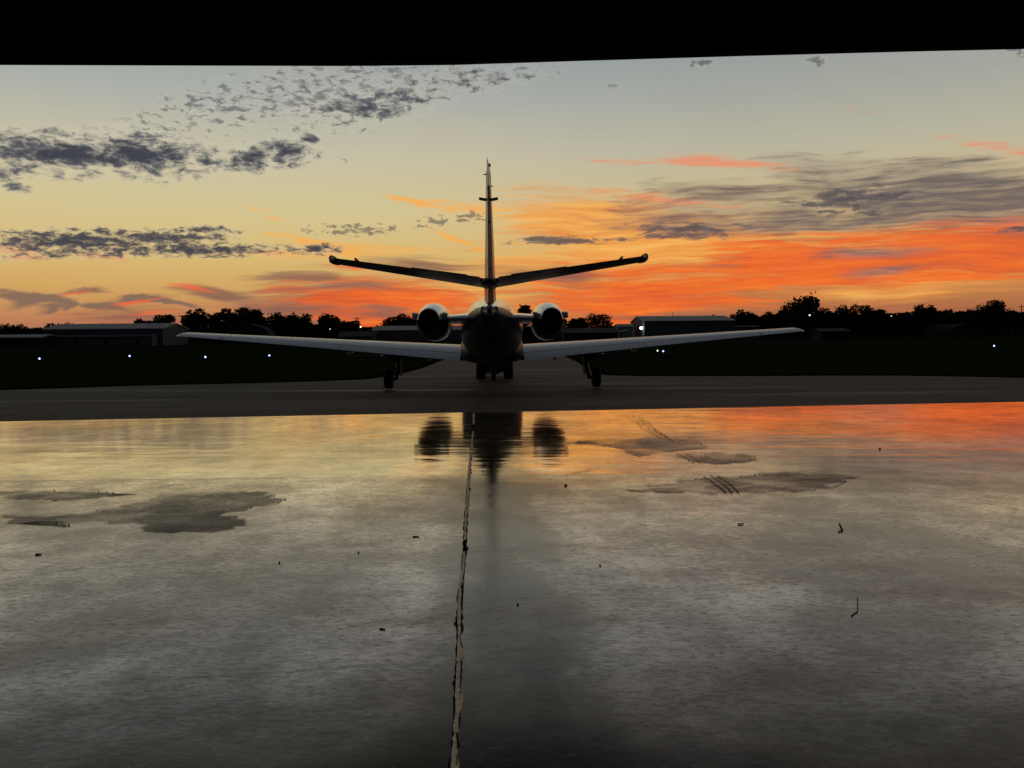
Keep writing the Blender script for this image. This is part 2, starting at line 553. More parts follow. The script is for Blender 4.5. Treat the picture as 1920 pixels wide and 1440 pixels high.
def floor_material(name, base=(.060, .053, .047), wet=1.0, r0=.030, r1=.12, ior=2.8, wave=.0012, grain=1.0, fade=False, wx=.30):
    mt = bpy.data.materials.new(name)
    mt.use_nodes = True
    g = Nodes(mt.node_tree)
    p = g.n('ShaderNodeBsdfPrincipled')
    geo = g.n('ShaderNodeNewGeometry')
    pos = geo.outputs['Position']
    big = g.noise(pos, .35, 5, .6)
    med = g.noise(g.map(pos, sc=(.7, 1.4, 1)), 1.6, 7, .65)
    fine = g.noise(g.map(pos, sc=(1, 1.6, 1)), 26, 5, .7)
    grit = g.noise(g.map(pos, sc=(.55, 1.25, 1)), 60, 5, .74)
    c1 = tuple(c * .55 for c in base)
    c2 = tuple(c * 1.35 for c in base)
    col = g.mix(g.rng(med, .32, .68), c1, c2)
    col = g.mix(g.m('MULTIPLY', g.rng(big, .45, .70), .6), col, (base[0] * .62, base[1] * .52, base[2] * .46))
    col = g.mix(g.m('MULTIPLY', g.rng(grit, .52, .74), .75), col, (.02, .017, .015))
    # craze of hairline cracks
    vor = g.n('ShaderNodeTexVoronoi', feature='DISTANCE_TO_EDGE')
    g.put(vor.inputs['Vector'], g.vm('ADD', g.map(pos, sc=(2.3, 2.7, 1)), g.vm('MULTIPLY', g.noise(pos, 1.4, 5, .6, col=True), (.9, .9, 0))))
    vor.inputs['Scale'].default_value = .9
    cr = g.rng(vor.outputs[0], .0, .006, 1, 0, False)
    cr = g.m('MULTIPLY', cr, g.rng(g.noise(pos, .8, 3), .50, .62))
    col = g.mix(g.m('MULTIPLY', cr, .6), col, (.012, .010, .009))
    g.put(p.inputs['Base Color'], col)
    # gloss: worn sealer, duller patches, grit
    ro = g.rng(big, .35, .68, r0, (r0 + r1) / 2)
    ro = g.m('ADD', ro, g.rng(med, .40, .75, 0, r1 - r0))
    py0 = g.sep(pos)[1]
    deep = g.rng(g.m('MULTIPLY_ADD', g.noise(pos, .5, 4), 1.6, g.m('SUBTRACT', py0, .8)), 6.2, 2.6)   # rougher and less reflective further in from the door
    ro = g.m('MULTIPLY_ADD', deep, .11, ro)
    ro = g.m('ADD', ro, g.rng(grit, .50, .78, 0, .26 * grain))
    g.put(p.inputs['Roughness'], ro)
    sp = g.rng(grit, .40, .66, .56 * wet, (.56 - .36 * grain) * wet)
    sp = g.m('MULTIPLY', sp, g.rng(g.noise(g.map(pos, sc=(1.0, 1.0, 1)), 4.6, 6, .66), .40, .62, 1.10, 1 - .26 * grain))
    sp = g.m('MULTIPLY', sp, g.rng(g.noise(g.map(pos, sc=(1.0, .9, 1)), 1.0, 4, .55), .38, .62, 1.12, 1 - .40 * grain))
    p.inputs['IOR'].default_value = ior
    p.inputs['Specular Tint'].default_value = (1.0, .935, .885, 1)   # ambered sealer
    sp = g.m('MULTIPLY', sp, g.rng(med, .30, .70, 1.0, .80))
    px_, py_, _ = g.sep(pos)
    # gloss cut beside the joint: trodden strip plus painted jet reflection; duller right half
    lane_reflection = g.rng(g.m('ABSOLUTE', g.m('ADD', px_, g.m('MULTIPLY_ADD', py_, .040, -.09))), .08, .36, 1, 0)
    lane_reflection = g.m('MULTIPLY', lane_reflection, g.rng(g.noise(g.map(pos, sc=(1, .5, 1)), 2.4, 6, .65), .22, .56))
    sp = g.m('MULTIPLY', sp, g.m('SUBTRACT', 1.0, g.m('MULTIPLY', lane_reflection, .72)))
    dull = g.m('MULTIPLY', g.rng(px_, -.5, 3.5), g.rng(g.noise(pos, .55, 5, .6), .25, .65))
    sp = g.m('MULTIPLY', sp, g.m('SUBTRACT', 1.0, g.m('MULTIPLY', g.m('MULTIPLY', dull, deep), .42)))
    sp = g.m('MULTIPLY', sp, g.m('SUBTRACT', 1.0, g.m('MULTIPLY', deep, .16)))
    g.put(p.inputs['Specular IOR Level'], sp)
    # slow hollows of the trowelled surface plus fine tooth, in metres
    h = g.m('MULTIPLY', g.noise(g.map(pos, sc=(.35, 1.0, 1)), .9, 3, .5), wave * 1.1)
    h = g.m('MULTIPLY_ADD', g.noise(g.map(pos, sc=(wx, 1.0, 1)), 3.6, 4, .5), wave, h)
    h = g.m('MULTIPLY_ADD', g.noise(pos, 30, 4, .6), .00011, h)
    h = g.m('MULTIPLY_ADD', grit, .00016 * grain, h)
    bn = g.n('ShaderNodeBump')
    bn.inputs['Distance'].default_value = 1.0
    bn.inputs['Strength'].default_value = 1.0
    g.put(bn.inputs['Height'], h)
    g.t.links.new(bn.outputs[0], p.inputs['Normal'])
    res = p.outputs[0]
    if fade:
        # damp edge: thins out raggedly towards the outline
        at_ = g.n('ShaderNodeAttribute', attribute_name='fade').outputs['Fac']
        mo = g.noise(g.map(pos, sc=(1, 1.6, 1)), 5.0, 6, .65)
        k = g.rng(g.m('ADD', at_, g.m('MULTIPLY', g.m('SUBTRACT', mo, .5), 2.6)), .10, 1.0)
        k = g.m('MULTIPLY', k, g.rng(g.noise(pos, 2.2, 5, .6), .36, .58, .22, .80))
        tr = g.n('ShaderNodeBsdfTransparent')
        mx = g.n('ShaderNodeMixShader')
        g.put(mx.inputs[0], k)
        g.t.links.new(tr.outputs[0], mx.inputs[1])
        g.t.links.new(res, mx.inputs[2])
        res = mx.outputs[0]
    g.t.links.new(res, g.n('ShaderNodeOutputMaterial').inputs[0])
    return mt


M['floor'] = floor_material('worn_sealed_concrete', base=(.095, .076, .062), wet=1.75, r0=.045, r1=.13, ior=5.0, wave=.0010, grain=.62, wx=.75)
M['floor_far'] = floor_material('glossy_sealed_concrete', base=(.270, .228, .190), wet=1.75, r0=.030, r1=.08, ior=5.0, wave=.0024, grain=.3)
M['stain'] = floor_material('dulled_water_stain', base=(.060, .046, .036), wet=.9, r0=.22, r1=.38, ior=1.5, fade=True)

# joint line across the floor, traced along the broken sealant
JOINT = [(888, 773), (888, 800), (884, 840), (880, 885), (877, 930), (874, 965), (872, 1010), (869, 1060), (864, 1090), (861, 1130), (861, 1180), (861, 1230), (858, 1290),
         (858, 1330), (853, 1385), (850, 1440), (846, 1520)]
joint_pts = [fl(*q) for q in JOINT]
j_dir = (joint_pts[0] - joint_pts[-1]).normalized()


def joint_x(y):
    for a, b in zip(joint_pts[:-1], joint_pts[1:]):
        if b.y <= y <= a.y:
            t = (y - b.y) / (a.y - b.y)
            return b.x + t * (a.x - b.x)
    e = joint_pts[0] if y > joint_pts[0].y else joint_pts[-1]
    return e.x + (y - e.y) * j_dir.x / j_dir.y


X0, X1, YB = -13.0, 14.5, -14.0
CJ = (fl(0, 902), fl(1920, 879))                       # saw cut parallel to the door


def cut_y(x):
    return CJ[0].y + (CJ[1].y - CJ[0].y) * (x - CJ[0].x) / (CJ[1].x - CJ[0].x)


def slab(x_left, x_right, y_near, y_far, tilt_x=0.0, tilt_y=0.0, nx=14, ny=26):
    """one floor slab; limits are functions, the slab leans a hair against its neighbours"""
    v, f = [], []
    for j in range(ny + 1):
        for i in range(nx + 1):
            s, t = i / nx, j / ny
            yy = y_near(0) + t * (y_far(0) - y_near(0))
            x = x_left(yy) + s * (x_right(yy) - x_left(yy))
            y = y_near(x) + t * (y_far(x) - y_near(x))
            x = x_left(y) + s * (x_right(y) - x_left(y))
            v.append((x, y, floor_z(x, y) + tilt_x * abs(x - joint_x(y)) + tilt_y * abs(y - cut_y(x))))
    for j in range(ny):
        for i in range(nx):
            a = j * (nx + 1) + i
            f.append((a, a + 1, a + nx + 2, a + nx + 1))
    # turned-down rim, 15 cm deep
    rim = [i for i in range(nx + 1)] + [j * (nx + 1) + nx for j in range(1, ny + 1)] + [ny * (nx + 1) + i for i in range(nx - 1, -1, -1)] + [j * (nx + 1) for j in range(ny - 1, 0, -1)]
    b = len(v)
    v += [(v[i][0], v[i][1], v[i][2] - .15) for i in rim]
    k = len(rim)
    for i in range(k):
        f.append((rim[i], b + i, b + (i + 1) % k, rim[(i + 1) % k]))
    return v, f


# bed under the slabs (seen only down the open joints)
bed_v = [(x, y, floor_z(x, y) - .09) for x, y in ((X0, YB), (X1, YB), (X1, edge_y(X1) - .01), (X0, edge_y(X0) - .01))]
floor = obj('floor', bed_v, [(0, 1, 2, 3)], M['gap'])
tag(floor, kind='structure')
JW = .0070
xl, xr = (lambda y: X0), (lambda y: X1)
jl, jr = (lambda y: joint_x(y) - JW), (lambda y: joint_x(y) + JW)
yb, ye = (lambda x: YB), (lambda x: edge_y(x))
cl, ch = (lambda x: cut_y(x) - .002), (lambda x: cut_y(x) + .002)
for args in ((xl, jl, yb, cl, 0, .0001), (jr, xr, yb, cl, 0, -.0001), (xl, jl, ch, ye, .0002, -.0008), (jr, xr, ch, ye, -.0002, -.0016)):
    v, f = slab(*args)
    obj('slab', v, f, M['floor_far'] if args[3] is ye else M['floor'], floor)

# broken sealant in the joint: short lumps, some missing so the dark gap shows
rnd = random.Random(5)
y = joint_pts[-1].y
edge_l, edge_r = .018, .018
while y < joint_pts[0].y - .15:
    far = y / 11.0
    L = rnd.uniform(.10, .34) * (1 + 2.0 * far)
    p_mid = y + L / 2
    # in the photograph the filler is gone here and there
    gone = (3.02 < p_mid < 3.20) or (rnd.random() < (.10 if p_mid < 7 else .12))
    if not gone:
        n = max(6, int(L / .02))
        rows = []
        w0 = (.0085 if p_mid < 6 else .0090)
        ph = rnd.uniform(0, 9)
        for i in range(n + 1):
            yy = y + L * i / n
            x = joint_x(yy)
            end = min(1.0, min(i, n - i) / 1.5 + .7)
            wl = (w0 * .80 + rnd.uniform(-.002, .002) + .002 * math.sin(yy * 5.3) * math.sin(yy * 13.1 + 1)) * end
            wr = (w0 * .75 + .008 * max(0, math.sin(yy * 11 + ph)) ** 4 + .0025 * math.sin(yy * 31 + ph) + rnd.uniform(-.002, .002)) * end
            z = .0022 + rnd.uniform(-.001, .0015)
            q = [(-wl, -.05), (-wl * .95, .001), (-wl * .5, z), (wr * .3, z + rnd.uniform(-.001, .001)), (wr * .95, .001), (wr, -.05)]
            rows.append([Vector((x + a, yy, floor_z(x, yy) + h)) for a, h in q])
        mb = MB().loft(rows, caps=True, closed=False)
        o = mb.build('joint_sealant', M['caulk'], floor)
        autosmooth(o, 50)
    y += L + rnd.uniform(.0005, .006)
# spalled, blackened chips along both lips of the joint
mb = MB()
y = joint_pts[-1].y
while y < 9.6:
    for s in (-1, 1):
        if rnd.random() < .62:
            w, L = rnd.uniform(.002, .006) * (1 if rnd.random() < .85 else 2.2), rnd.uniform(.03, .16)
            n = 6
            pts = []
            for i in range(n + 1):
                yy = y + L * i / n
                x = joint_x(yy) + s * JW * 1.0
                out = w * math.sin(PI * i / n) * rnd.uniform(.5, 1.2)
                pts.append((x, yy, out))
            v = []
            for x, yy, out in pts:
                v.append((x - s * .001, yy, floor_z(x, yy) + .002))
                v.append((x + s * out, yy, floor_z(x, yy) + .002))
            mb.add(v, [(2 * i, 2 * i + 1, 2 * i + 3, 2 * i + 2) for i in range(n)])
    y += rnd.uniform(.03, .09)
chips = mb.build('joint_spalling', M['hair'], floor)
chips['kind'] = 'stuff'


def ribbon(name, pts, w, mat, lift=.0025, wob=.3, seed=1, step=.05):
    """thin uneven line lying on the floor"""
    rr = random.Random(seed)
    dense = []
    for a, b in zip(pts[:-1], pts[1:]):
        n = max(1, int((b - a).length / step))
        for i in range(n):
            dense.append(a + (b - a) * (i / n))
    dense.append(pts[-1])
    v = []
    for i, p in enumerate(dense):
        d = (dense[min(i + 1, len(dense) - 1)] - dense[max(i - 1, 0)])
        s = Vector((-d.y, d.x, 0)).normalized()
        o = rr.uniform(-1, 1) * w * wob * 2
        ww = w * rr.uniform(1 - wob, 1 + wob)
        for q in (-ww / 2, ww / 2):
            u = p + s * (q + o)
            v.append((u.x, u.y, floor_z(u.x, u.y) + lift))
    f = [(2 * i, 2 * i + 1, 2 * i + 3, 2 * i + 2) for i in range(len(dense) - 1)]
    return obj(name, v, f, mat, floor)


for k, (tr, w) in enumerate([([(0, 1300), (120, 1290), (260, 1276), (420, 1268), (560, 1258), (690, 1248), (800, 1246)], .0016),
                             ([(1080, 1400), (1200, 1352), (1330, 1300), (1480, 1290), (1640, 1262)], .0010)]):
    ribbon('hairline_crack', [fl(*q) for q in tr], w, M['hair'], seed=k + 3, wob=.6, step=.03)


# dried stains: outlines as they lie on the floor
def stain(outline, seed, rough=.045, rim=.0085):
    rr = random.Random(seed)
    P_ = [fl(*q) for q in outline]
    dense = []
    for i in range(len(P_)):
        a, b = P_[i], P_[(i + 1) % len(P_)]
        n = max(2, int((b - a).length / .03))
        off = 0
        for k in range(n):
            off = off * .55 + rr.uniform(-rough, rough)
            p = a + (b - a) * (k / n)
            d = (b - a).normalized()
            q = p + Vector((-d.y, d.x, 0)) * off * math.sin(PI * k / n)
            dense.append(q)
    bm = bmesh.new()
    vs = [bm.verts.new((p.x, p.y, floor_z(p.x, p.y) + .0020)) for p in dense]
    fc = bm.faces.new(vs)
    bm.normal_update()
    outer = set(vs)
    bmesh.ops.inset_individual(bm, faces=[fc], thickness=.030, use_even_offset=False)
    key = {(round(p.x, 4), round(p.y, 4)) for p in dense}
    fade = [0.0 if (round(v_.co.x, 4), round(v_.co.y, 4)) in key else 1.0 for v_ in bm.verts]
    bmesh.ops.triangulate(bm, faces=[f_ for f_ in bm.faces if len(f_.verts) > 4])
    me = bpy.data.meshes.new('water_stain')
    bm.to_mesh(me)
    bm.free()
    ca_ = me.attributes.new('fade', 'FLOAT', 'POINT')
    ca_.data.foreach_set('value', fade)
    me.materials.append(M['stain'])
    o = bpy.data.objects.new('water_stain', me)
    COL.objects.link(o)
    o.parent = floor
    # tide mark along most of the outline
    n = len(dense)
    run = []
    w = rim * .4
    for i in range(n + 1):
        p = dense[i % n]
        keep = math.sin(i * .11 + seed) + .8 * math.sin(i * .37 + 2 * seed) > -.25
        w = max(rim * .15, min(rim, w + rr.uniform(-1, 1) * rim * .3))
        if keep:
            run.append((p, dense[(i + 1) % n] - dense[i - 1], w))
        if (not keep or i == n) and len(run) > 3:
            v = []
            for p, d, ww in run:
                s = Vector((-d.y, d.x, 0)).normalized()
                for q in (-ww / 2, ww / 2):
                    u = p + s * q
                    v.append((u.x, u.y, floor_z(u.x, u.y) + .0034))
            t = obj('tide_mark', v, [(2 * k, 2 * k + 1, 2 * k + 3, 2 * k + 2) for k in range(len(run) - 1)], M['tide'], o)
            run = []
    return o


stain([(0, 966), (90, 968), (170, 962), (300, 928), (420, 922), (500, 923), (536, 937), (520, 944), (470, 954), (415, 966), (468, 980), (440, 993), (330, 1000), (262, 998),
       (258, 982), (180, 978), (120, 990), (60, 980), (0, 985)], 1)
stain([(0, 922), (140, 921), (260, 926), (150, 936), (100, 940), (0, 936)], 5, rim=.008)
stain([(1060, 830), (1120, 823), (1240, 821), (1300, 826), (1328, 839), (1270, 845), (1200, 856), (1170, 849), (1165, 841), (1100, 834)], 2)
stain([(1268, 852), (1340, 847), (1400, 850), (1424, 858), (1390, 868), (1340, 871), (1290, 862)], 3)
stain([(1166, 919), (1240, 907), (1330, 895), (1400, 893), (1470, 886), (1560, 886), (1618, 894), (1580, 905), (1520, 920), (1430, 925), (1330, 928), (1250, 926)], 4)
# tyre scrub strokes crossing the stains
mb_r = random.Random(9)
for (x1, y1, x2, y2) in [(1172, 779, 1205, 800), (1184, 779, 1218, 803), (1196, 780, 1232, 808), (1200, 800, 1240, 822), (1216, 800, 1256, 824), (1226, 806, 1262, 828),
                         (1268, 850, 1300, 868), (1282, 850, 1314, 868), (1318, 893, 1362, 925), (1332, 892, 1374, 926), (1346, 893, 1386, 925), (1060, 890, 1110, 878), (1074, 889, 1124, 877)]:
    ribbon('scrub_mark', [fl(x1, y1), fl((x1 + x2) / 2 + 3, (y1 + y2) / 2), fl(x2, y2)], .007, M['tide'], .0044, .35, mb_r.randrange(999), .12)

# ------------------------------------------------------------------ hangar around the photographer
TOPZ = 6.6
hangar = thing('hangar', 'dark hangar shell framing the view from inside, ceiling and walls', 'hangar', (0, 0, 0))


def wall(name, pts, mat, parent):
    return obj(name, pts, [tuple(range(len(pts)))], mat, parent)


zb = -.2
wall('side_wall', [(X0, YB, zb), (X0, edge_y(X0), zb), (X0, edge_y(X0), TOPZ), (X0, YB, TOPZ)], M['interior'], hangar)
wall('side_wall', [(X1, YB, zb), (X1, edge_y(X1), zb), (X1, edge_y(X1), TOPZ), (X1, YB, TOPZ)], M['interior'], hangar)
wall('back_wall', [(X0, YB, zb), (X1, YB, zb), (X1, YB, TOPZ), (X0, YB, TOPZ)], M['interior'], hangar)
MB().add([(X0 - .3, YB - .3, TOPZ), (X1 + .3, YB - .3, TOPZ), (X1 + .3, edge_y(X1) + .4, TOPZ), (X0 - .3, edge_y(X0) + .4, TOPZ),
          (X0 - .3, YB - .3, TOPZ + .2), (X1 + .3, YB - .3, TOPZ + .2), (X1 + .3, edge_y(X1) + .4, TOPZ + .2), (X0 - .3, edge_y(X0) + .4, TOPZ + .2)],
         [(0, 1, 2, 3), (4, 5, 6, 7), (0, 1, 5, 4), (1, 2, 6, 5), (2, 3, 7, 6), (3, 0, 4, 7)]).build('roof', M['interior'], hangar)
for yy in (-8, -2, 4, 9.5):
    MB().box(((X0 + X1) / 2, yy, TOPZ - .32), (X1 - X0, .18, .5)).build('roof_beam', M['interior'], hangar)

# lower edge of the raised door, as it sags across the opening
E_DIR = Vector((EDGE_B.x - EDGE_A.x, EDGE_B.y - EDGE_A.y, 0)).normalized()
E_NRM = Vector((E_DIR.y, -E_DIR.x, 0))                 # towards the inside


def on_plane(px, py, back=0.0):
    d = ray(px, py)
    o = Vector((0, 0, CAM_Z))
    p0 = Vector((EDGE_A.x, EDGE_A.y, 0)) + E_NRM * back
    t = (p0 - o).dot(E_NRM) / d.dot(E_NRM)
    return o + d * t


door = thing('hangar_door', 'raised dark bifold door folded across the top of the opening', 'hangar door', (0, 0, 0))
OUT = -2.3                                              # the folded leaves stand out over the apron
low_pts = [on_plane(px, py, OUT) for px, py in ((-700, 119), (0, 122), (330, 123), (650, 124), (850, 122), (1100, 114), (1400, 105), (1700, 97), (1920, 92), (2500, 78))]
bot = MB()
v, f = [], []
for p in low_pts:
    for dn, dzz in ((0.0, 0.0), (.14, .01), (.14, .62), (0.0, .62)):
        q = p + E_NRM * dn
        v.append((q.x, q.y, q.z + dzz))
for i in range(len(low_pts) - 1):
    for k in range(4):
        f.append((i * 4 + k, i * 4 + (k + 1) % 4, i * 4 + 4 + (k + 1) % 4, i * 4 + 4 + k))
leaf = MB().add(v, f).build('door_leaf', M['interior'], door)
v, f = [], []
for p in low_pts:
    for dn, z in ((.10, p.z + .60), (2.35, TOPZ)):
        q = p + E_NRM * dn
        v.append((q.x, q.y, z))
f = [(2 * i, 2 * i + 1, 2 * i + 3, 2 * i + 2) for i in range(len(low_pts) - 1)]
obj('front_wall', v, f, M['interior'], hangar)


def low_z(x):
    for a, b in zip(low_pts[:-1], low_pts[1:]):
        if a.x <= x <= b.x:
            return a.z + (b.z - a.z) * (x - a.x) / (b.x - a.x)
    return low_pts[0].z


rib = None
x = -8.6
while x < 8:
    z = low_z(x)
    q = Vector((x, edge_y(x), 0)) + E_NRM * (OUT + .17)
    if rib is None:
        rib = MB().box((0, 0, .32), (.06, .055, .52)).build('door_rib', M['rib'], door)
        o = rib
    else:
        o = rib.copy()
        COL.objects.link(o)
        o.parent = door
    o.location = (q.x, q.y, z)
    o.rotation_euler = (0, 0, math.atan2(E_DIR.y, E_DIR.x))
    x += .42

# ------------------------------------------------------------------ ground outside
def ground_material(name, c1, c2, c3, rough, spec, s=.35, stretch=(.25, 1, 1), bump=.01, damp=False):
    mt = bpy.data.materials.new(name)
    mt.use_nodes = True
    g = Nodes(mt.node_tree)
    p = g.n('ShaderNodeBsdfPrincipled')
    pos = g.n('ShaderNodeNewGeometry').outputs['Position']
    a = g.noise(g.map(pos, sc=stretch), s, 6, .6)
    b = g.noise(pos, 3.0, 6, .65)
    col = g.mix(g.rng(a, .35, .65), c1, c2)
    col = g.mix(g.m('MULTIPLY', g.rng(b, .45, .72), .6), col, c3)
    g.put(p.inputs['Base Color'], col)
    g.put(p.inputs['Roughness'], g.rng(b, .3, .7, rough * .9, min(1, rough * 1.1)))
    if damp:
        # damp, tyre-polished streaks
        d = g.rng(g.noise(g.map(pos, sc=(.10, .9, 1)), .8, 5, .6), .50, .66)
        g.put(p.inputs['Roughness'], g.m('SUBTRACT', rough, g.m('MULTIPLY', d, .24)))
        col2 = g.mix(g.m('MULTIPLY', d, .5), col, (.035, .031, .029))
        oil = g.rng(g.noise(g.map(pos, sc=(.8, .6, 1)), .9, 4, .6), .60, .72)
        g.put(p.inputs['Base Color'], g.mix(g.m('MULTIPLY', oil, .7), col2, (.020, .018, .017)))
    p.inputs['Specular IOR Level'].default_value = spec
    bn = g.n('ShaderNodeBump')
    bn.inputs['Distance'].default_value = bump
    g.put(bn.inputs['Height'], g.noise(pos, 14, 5, .65))
    g.t.links.new(bn.outputs[0], p.inputs['Normal'])
    g.t.links.new(p.outputs[0], g.n('ShaderNodeOutputMaterial').inputs[0])
    return mt


M['lawn'] = ground_material('mown_grass', (.014, .026, .0065), (.022, .033, .009), (.009, .015, .005), .95, .0, .05, (.25, 1, 1), .04)
M['apron'] = ground_material('old_apron_concrete', (.074, .076, .079), (.102, .102, .103), (.046, .046, .047), .8, .25, .30, (.12, 1, 1), .004, damp=True)
M['runway'] = ground_material('runway_asphalt', (.026, .026, .024), (.032, .032, .029), (.022, .022, .020), .9, .0, .1, (.1, 1, 1), .01)
GZ, AZ = -.035, -.02
BIG = 4200.0
hx0, hx1, hy0 = X0 - .3, X1 + .3, YB - .3
ya, ybq = edge_y(hx0), edge_y(hx1)
v = [(-BIG, -BIG, GZ), (BIG, -BIG, GZ), (BIG, BIG, GZ), (-BIG, BIG, GZ), (hx0, hy0, GZ), (hx1, hy0, GZ), (hx1, ybq, GZ), (hx0, ya, GZ)]
ground = obj('ground', v, [(0, 1, 5, 4), (1, 2, 6, 5), (2, 3, 7, 6), (3, 0, 4, 7)], M['lawn'])
tag(ground, kind='structure')

FAR = [(-400, 746), (0, 731.5), (120, 728), (240, 723.5), (350, 721), (480, 718.5), (600, 715), (680, 711.5), (716, 707.5), (750, 701), (775, 695), (795, 689)]
FARR = [(1085, 680), (1096, 688), (1106, 695), (1120, 700), (1138, 703.5), (1200, 705), (1400, 705), (1560, 704.5), (1700, 704.5), (1800, 706), (1920, 708.5), (2300, 714)]
pl = [gnd(a, b, AZ) for a, b in FAR]
pr = [gnd(a, b, AZ) for a, b in FARR]
YR = 19.0                                              # foot of the fall from the hangar door
ptsA = [Vector((-70, YR, AZ)), Vector((-70, pl[0].y, AZ))] + pl + [Vector((pl[-1].x - .1, 57, AZ)), Vector((pr[0].x + .1, 57, AZ))] + pr + [Vector((70, pr[-1].y, AZ)), Vector((70, YR, AZ))]


def apron_z(x, y):
    t = max(0.0, min(1.0, (y - edge_y(x)) / (YR - edge_y(x))))
    return (FZ - .012) + (AZ - FZ + .012) * t


# keep the near side on the slab edge
poly = [(p.x, p.y) for p in ptsA]
bm = bmesh.new()
fc = bm.faces.new([bm.verts.new(p) for p in ptsA])
bmesh.ops.triangulate(bm, faces=[fc])
for i in range(60):
    xa, xb = -45 + 1.5 * i, -43.5 + 1.5 * i
    for j in range(6):
        q = []
        for x, t in ((xa, j / 6), (xb, j / 6), (xb, (j + 1) / 6), (xa, (j + 1) / 6)):
            yy = edge_y(x) + t * (YR - edge_y(x))
            q.append(bm.verts.new((x, yy, apron_z(x, yy))))
        bm.faces.new(q)
bmesh.ops.remove_doubles(bm, verts=bm.verts, dist=.0005)
bmesh.ops.recalc_face_normals(bm, faces=bm.faces)
me = bpy.data.meshes.new('apron')
bm.to_mesh(me)
bm.free()
me.materials.append(M['apron'])
apron = bpy.data.objects.new('apron', me)
COL.objects.link(apron)
tag(apron, kind='structure')
# joints between the apron pours
def seam(pts, w):
    v = []
    for i, (x, y) in enumerate(pts):
        x2, y2 = pts[min(i + 1, len(pts) - 1)]
        x1, y1 = pts[max(i - 1, 0)]
        n = Vector((-(y2 - y1), x2 - x1)).normalized() * w
        for k in (-.5, .5):
            v.append((x + n.x * k, y + n.y * k, apron_z(x, y) + .004))
    return obj('apron_joint', v, [(2 * i, 2 * i + 1, 2 * i + 3, 2 * i + 2) for i in range(len(pts) - 1)], M['gap'], apron)


for off in (2.2, 7.0):
    seam([(x, edge_y(x) + off) for x in range(-34, 35, 2)], .020)
for xx in (-26, -20, -14, -8.2, -2.5 + 2.02, 5.4, 11.4, 17.4, 23.4):
    y0 = edge_y(xx) + .03
    seam([(xx - .014 * k, y0 + k * .8) for k in range(11)], .022)
taxi = obj('taxiway', [(-500, 57, -.024), (500, 57, -.024), (500, 66, -.024), (-500, 66, -.024)], [(0, 1, 2, 3)], M['runway'])
tag(taxi, kind='structure')
rw = obj('runway', [(-900, 118, -.024), (900, 118, -.024), (900, 140, -.024), (-900, 140, -.024)], [(0, 1, 2, 3)], M['runway'])
tag(rw, kind='structure')


def inside(x, y, pg):
    r = np.zeros(len(x), bool)
    n = len(pg)
    for i in range(n):
        (x1, y1), (x2, y2) = pg[i], pg[(i + 1) % n]
        if y1 == y2:
            continue
        c = ((y1 > y) != (y2 > y)) & (x < (x2 - x1) * (y - y1) / (y2 - y1) + x1)
        r ^= c
    return r


rs = np.random.default_rng(4)


def blades(n, x0, x1, y0, y1, h):
    x = rs.uniform(x0, x1, n)
    y = rs.uniform(y0, y1, n)
    k = ~inside(x, y, poly) & (inside(x, y - .8, poly) | inside(x + .5, y - .1, poly) | inside(x - .5, y - .1, poly))
    x, y = x[k], y[k]
    n = len(x)
    a = rs.uniform(0, 2 * PI, n)
    hh = h * rs.uniform(.5, 1.3, n) * (1 + .5 * np.sin(x * .7) * np.sin(y * .9))
    w = .018 * (1 + y / 30)
    lx, ly = rs.normal(0, .4, n) * hh, rs.normal(0, .4, n) * hh
    v = np.empty((n, 3, 3))
    v[:, 0] = np.stack([x - np.cos(a) * w, y - np.sin(a) * w, np.full(n, GZ)], 1)
    v[:, 1] = np.stack([x + np.cos(a) * w, y + np.sin(a) * w, np.full(n, GZ)], 1)
    v[:, 2] = np.stack([x + lx, y + ly, GZ + hh], 1)
    return v.reshape(-1, 3)


V = np.concatenate([blades(240000, -24, 26, 20, 44, .05)])
me = bpy.data.meshes.new('grass')
nv = len(V)
me.vertices.add(nv)
me.vertices.foreach_set('co', V.ravel())
me.loops.add(nv)
me.loops.foreach_set('vertex_index', np.arange(nv, dtype=np.int32))
me.polygons.add(nv // 3)
me.polygons.foreach_set('loop_start', np.arange(0, nv, 3, dtype=np.int32))
me.polygons.foreach_set('loop_total', np.full(nv // 3, 3, dtype=np.int32))
me.update()
me.validate()
me.materials.append(M['blade'])
gr = bpy.data.objects.new('grass', me)
COL.objects.link(gr)
tag(gr, kind='stuff')

# ------------------------------------------------------------------ the jet, nose away from the hangar
JET_POS = at(923, 640, 21.7)
jet = thing('business_jet', 'white twin engine jet parked on the apron facing away, tail towards the hangar', 'airplane', (JET_POS.x, 21.7, AZ), .0160)
JZ = -AZ                                              # local heights are given above the apron


def ring(y, zc, hw, ht, hb, n=40, e=2.0, flat=None):
    r = []
    for i in range(n):
        t = 2 * PI * i / n
        c, s = math.cos(t), math.sin(t)
        x = hw * math.copysign(abs(c) ** (2 / e), c)
        z = (ht if s >= 0 else hb) * math.copysign(abs(s) ** (2 / e), s)
        r.append(Vector((x, y, JZ + zc + z)))
    return r


def smooth_sections(tab, m=5):
    """Catmull-Rom through the section table"""
    out = []
    n = len(tab)
    for i in range(n - 1):
        p0, p1, p2, p3 = tab[max(i - 1, 0)], tab[i], tab[i + 1], tab[min(i + 2, n - 1)]
        for k in range(m):
            t = k / m
            out.append([.5 * ((2 * b) + (-a + c) * t + (2 * a - 5 * b + 4 * c - d) * t * t + (-a + 3 * b - 3 * c + d) * t ** 3) for a, b, c, d in zip(p0, p1, p2, p3)])
    out.append(list(tab[-1]))
    return out


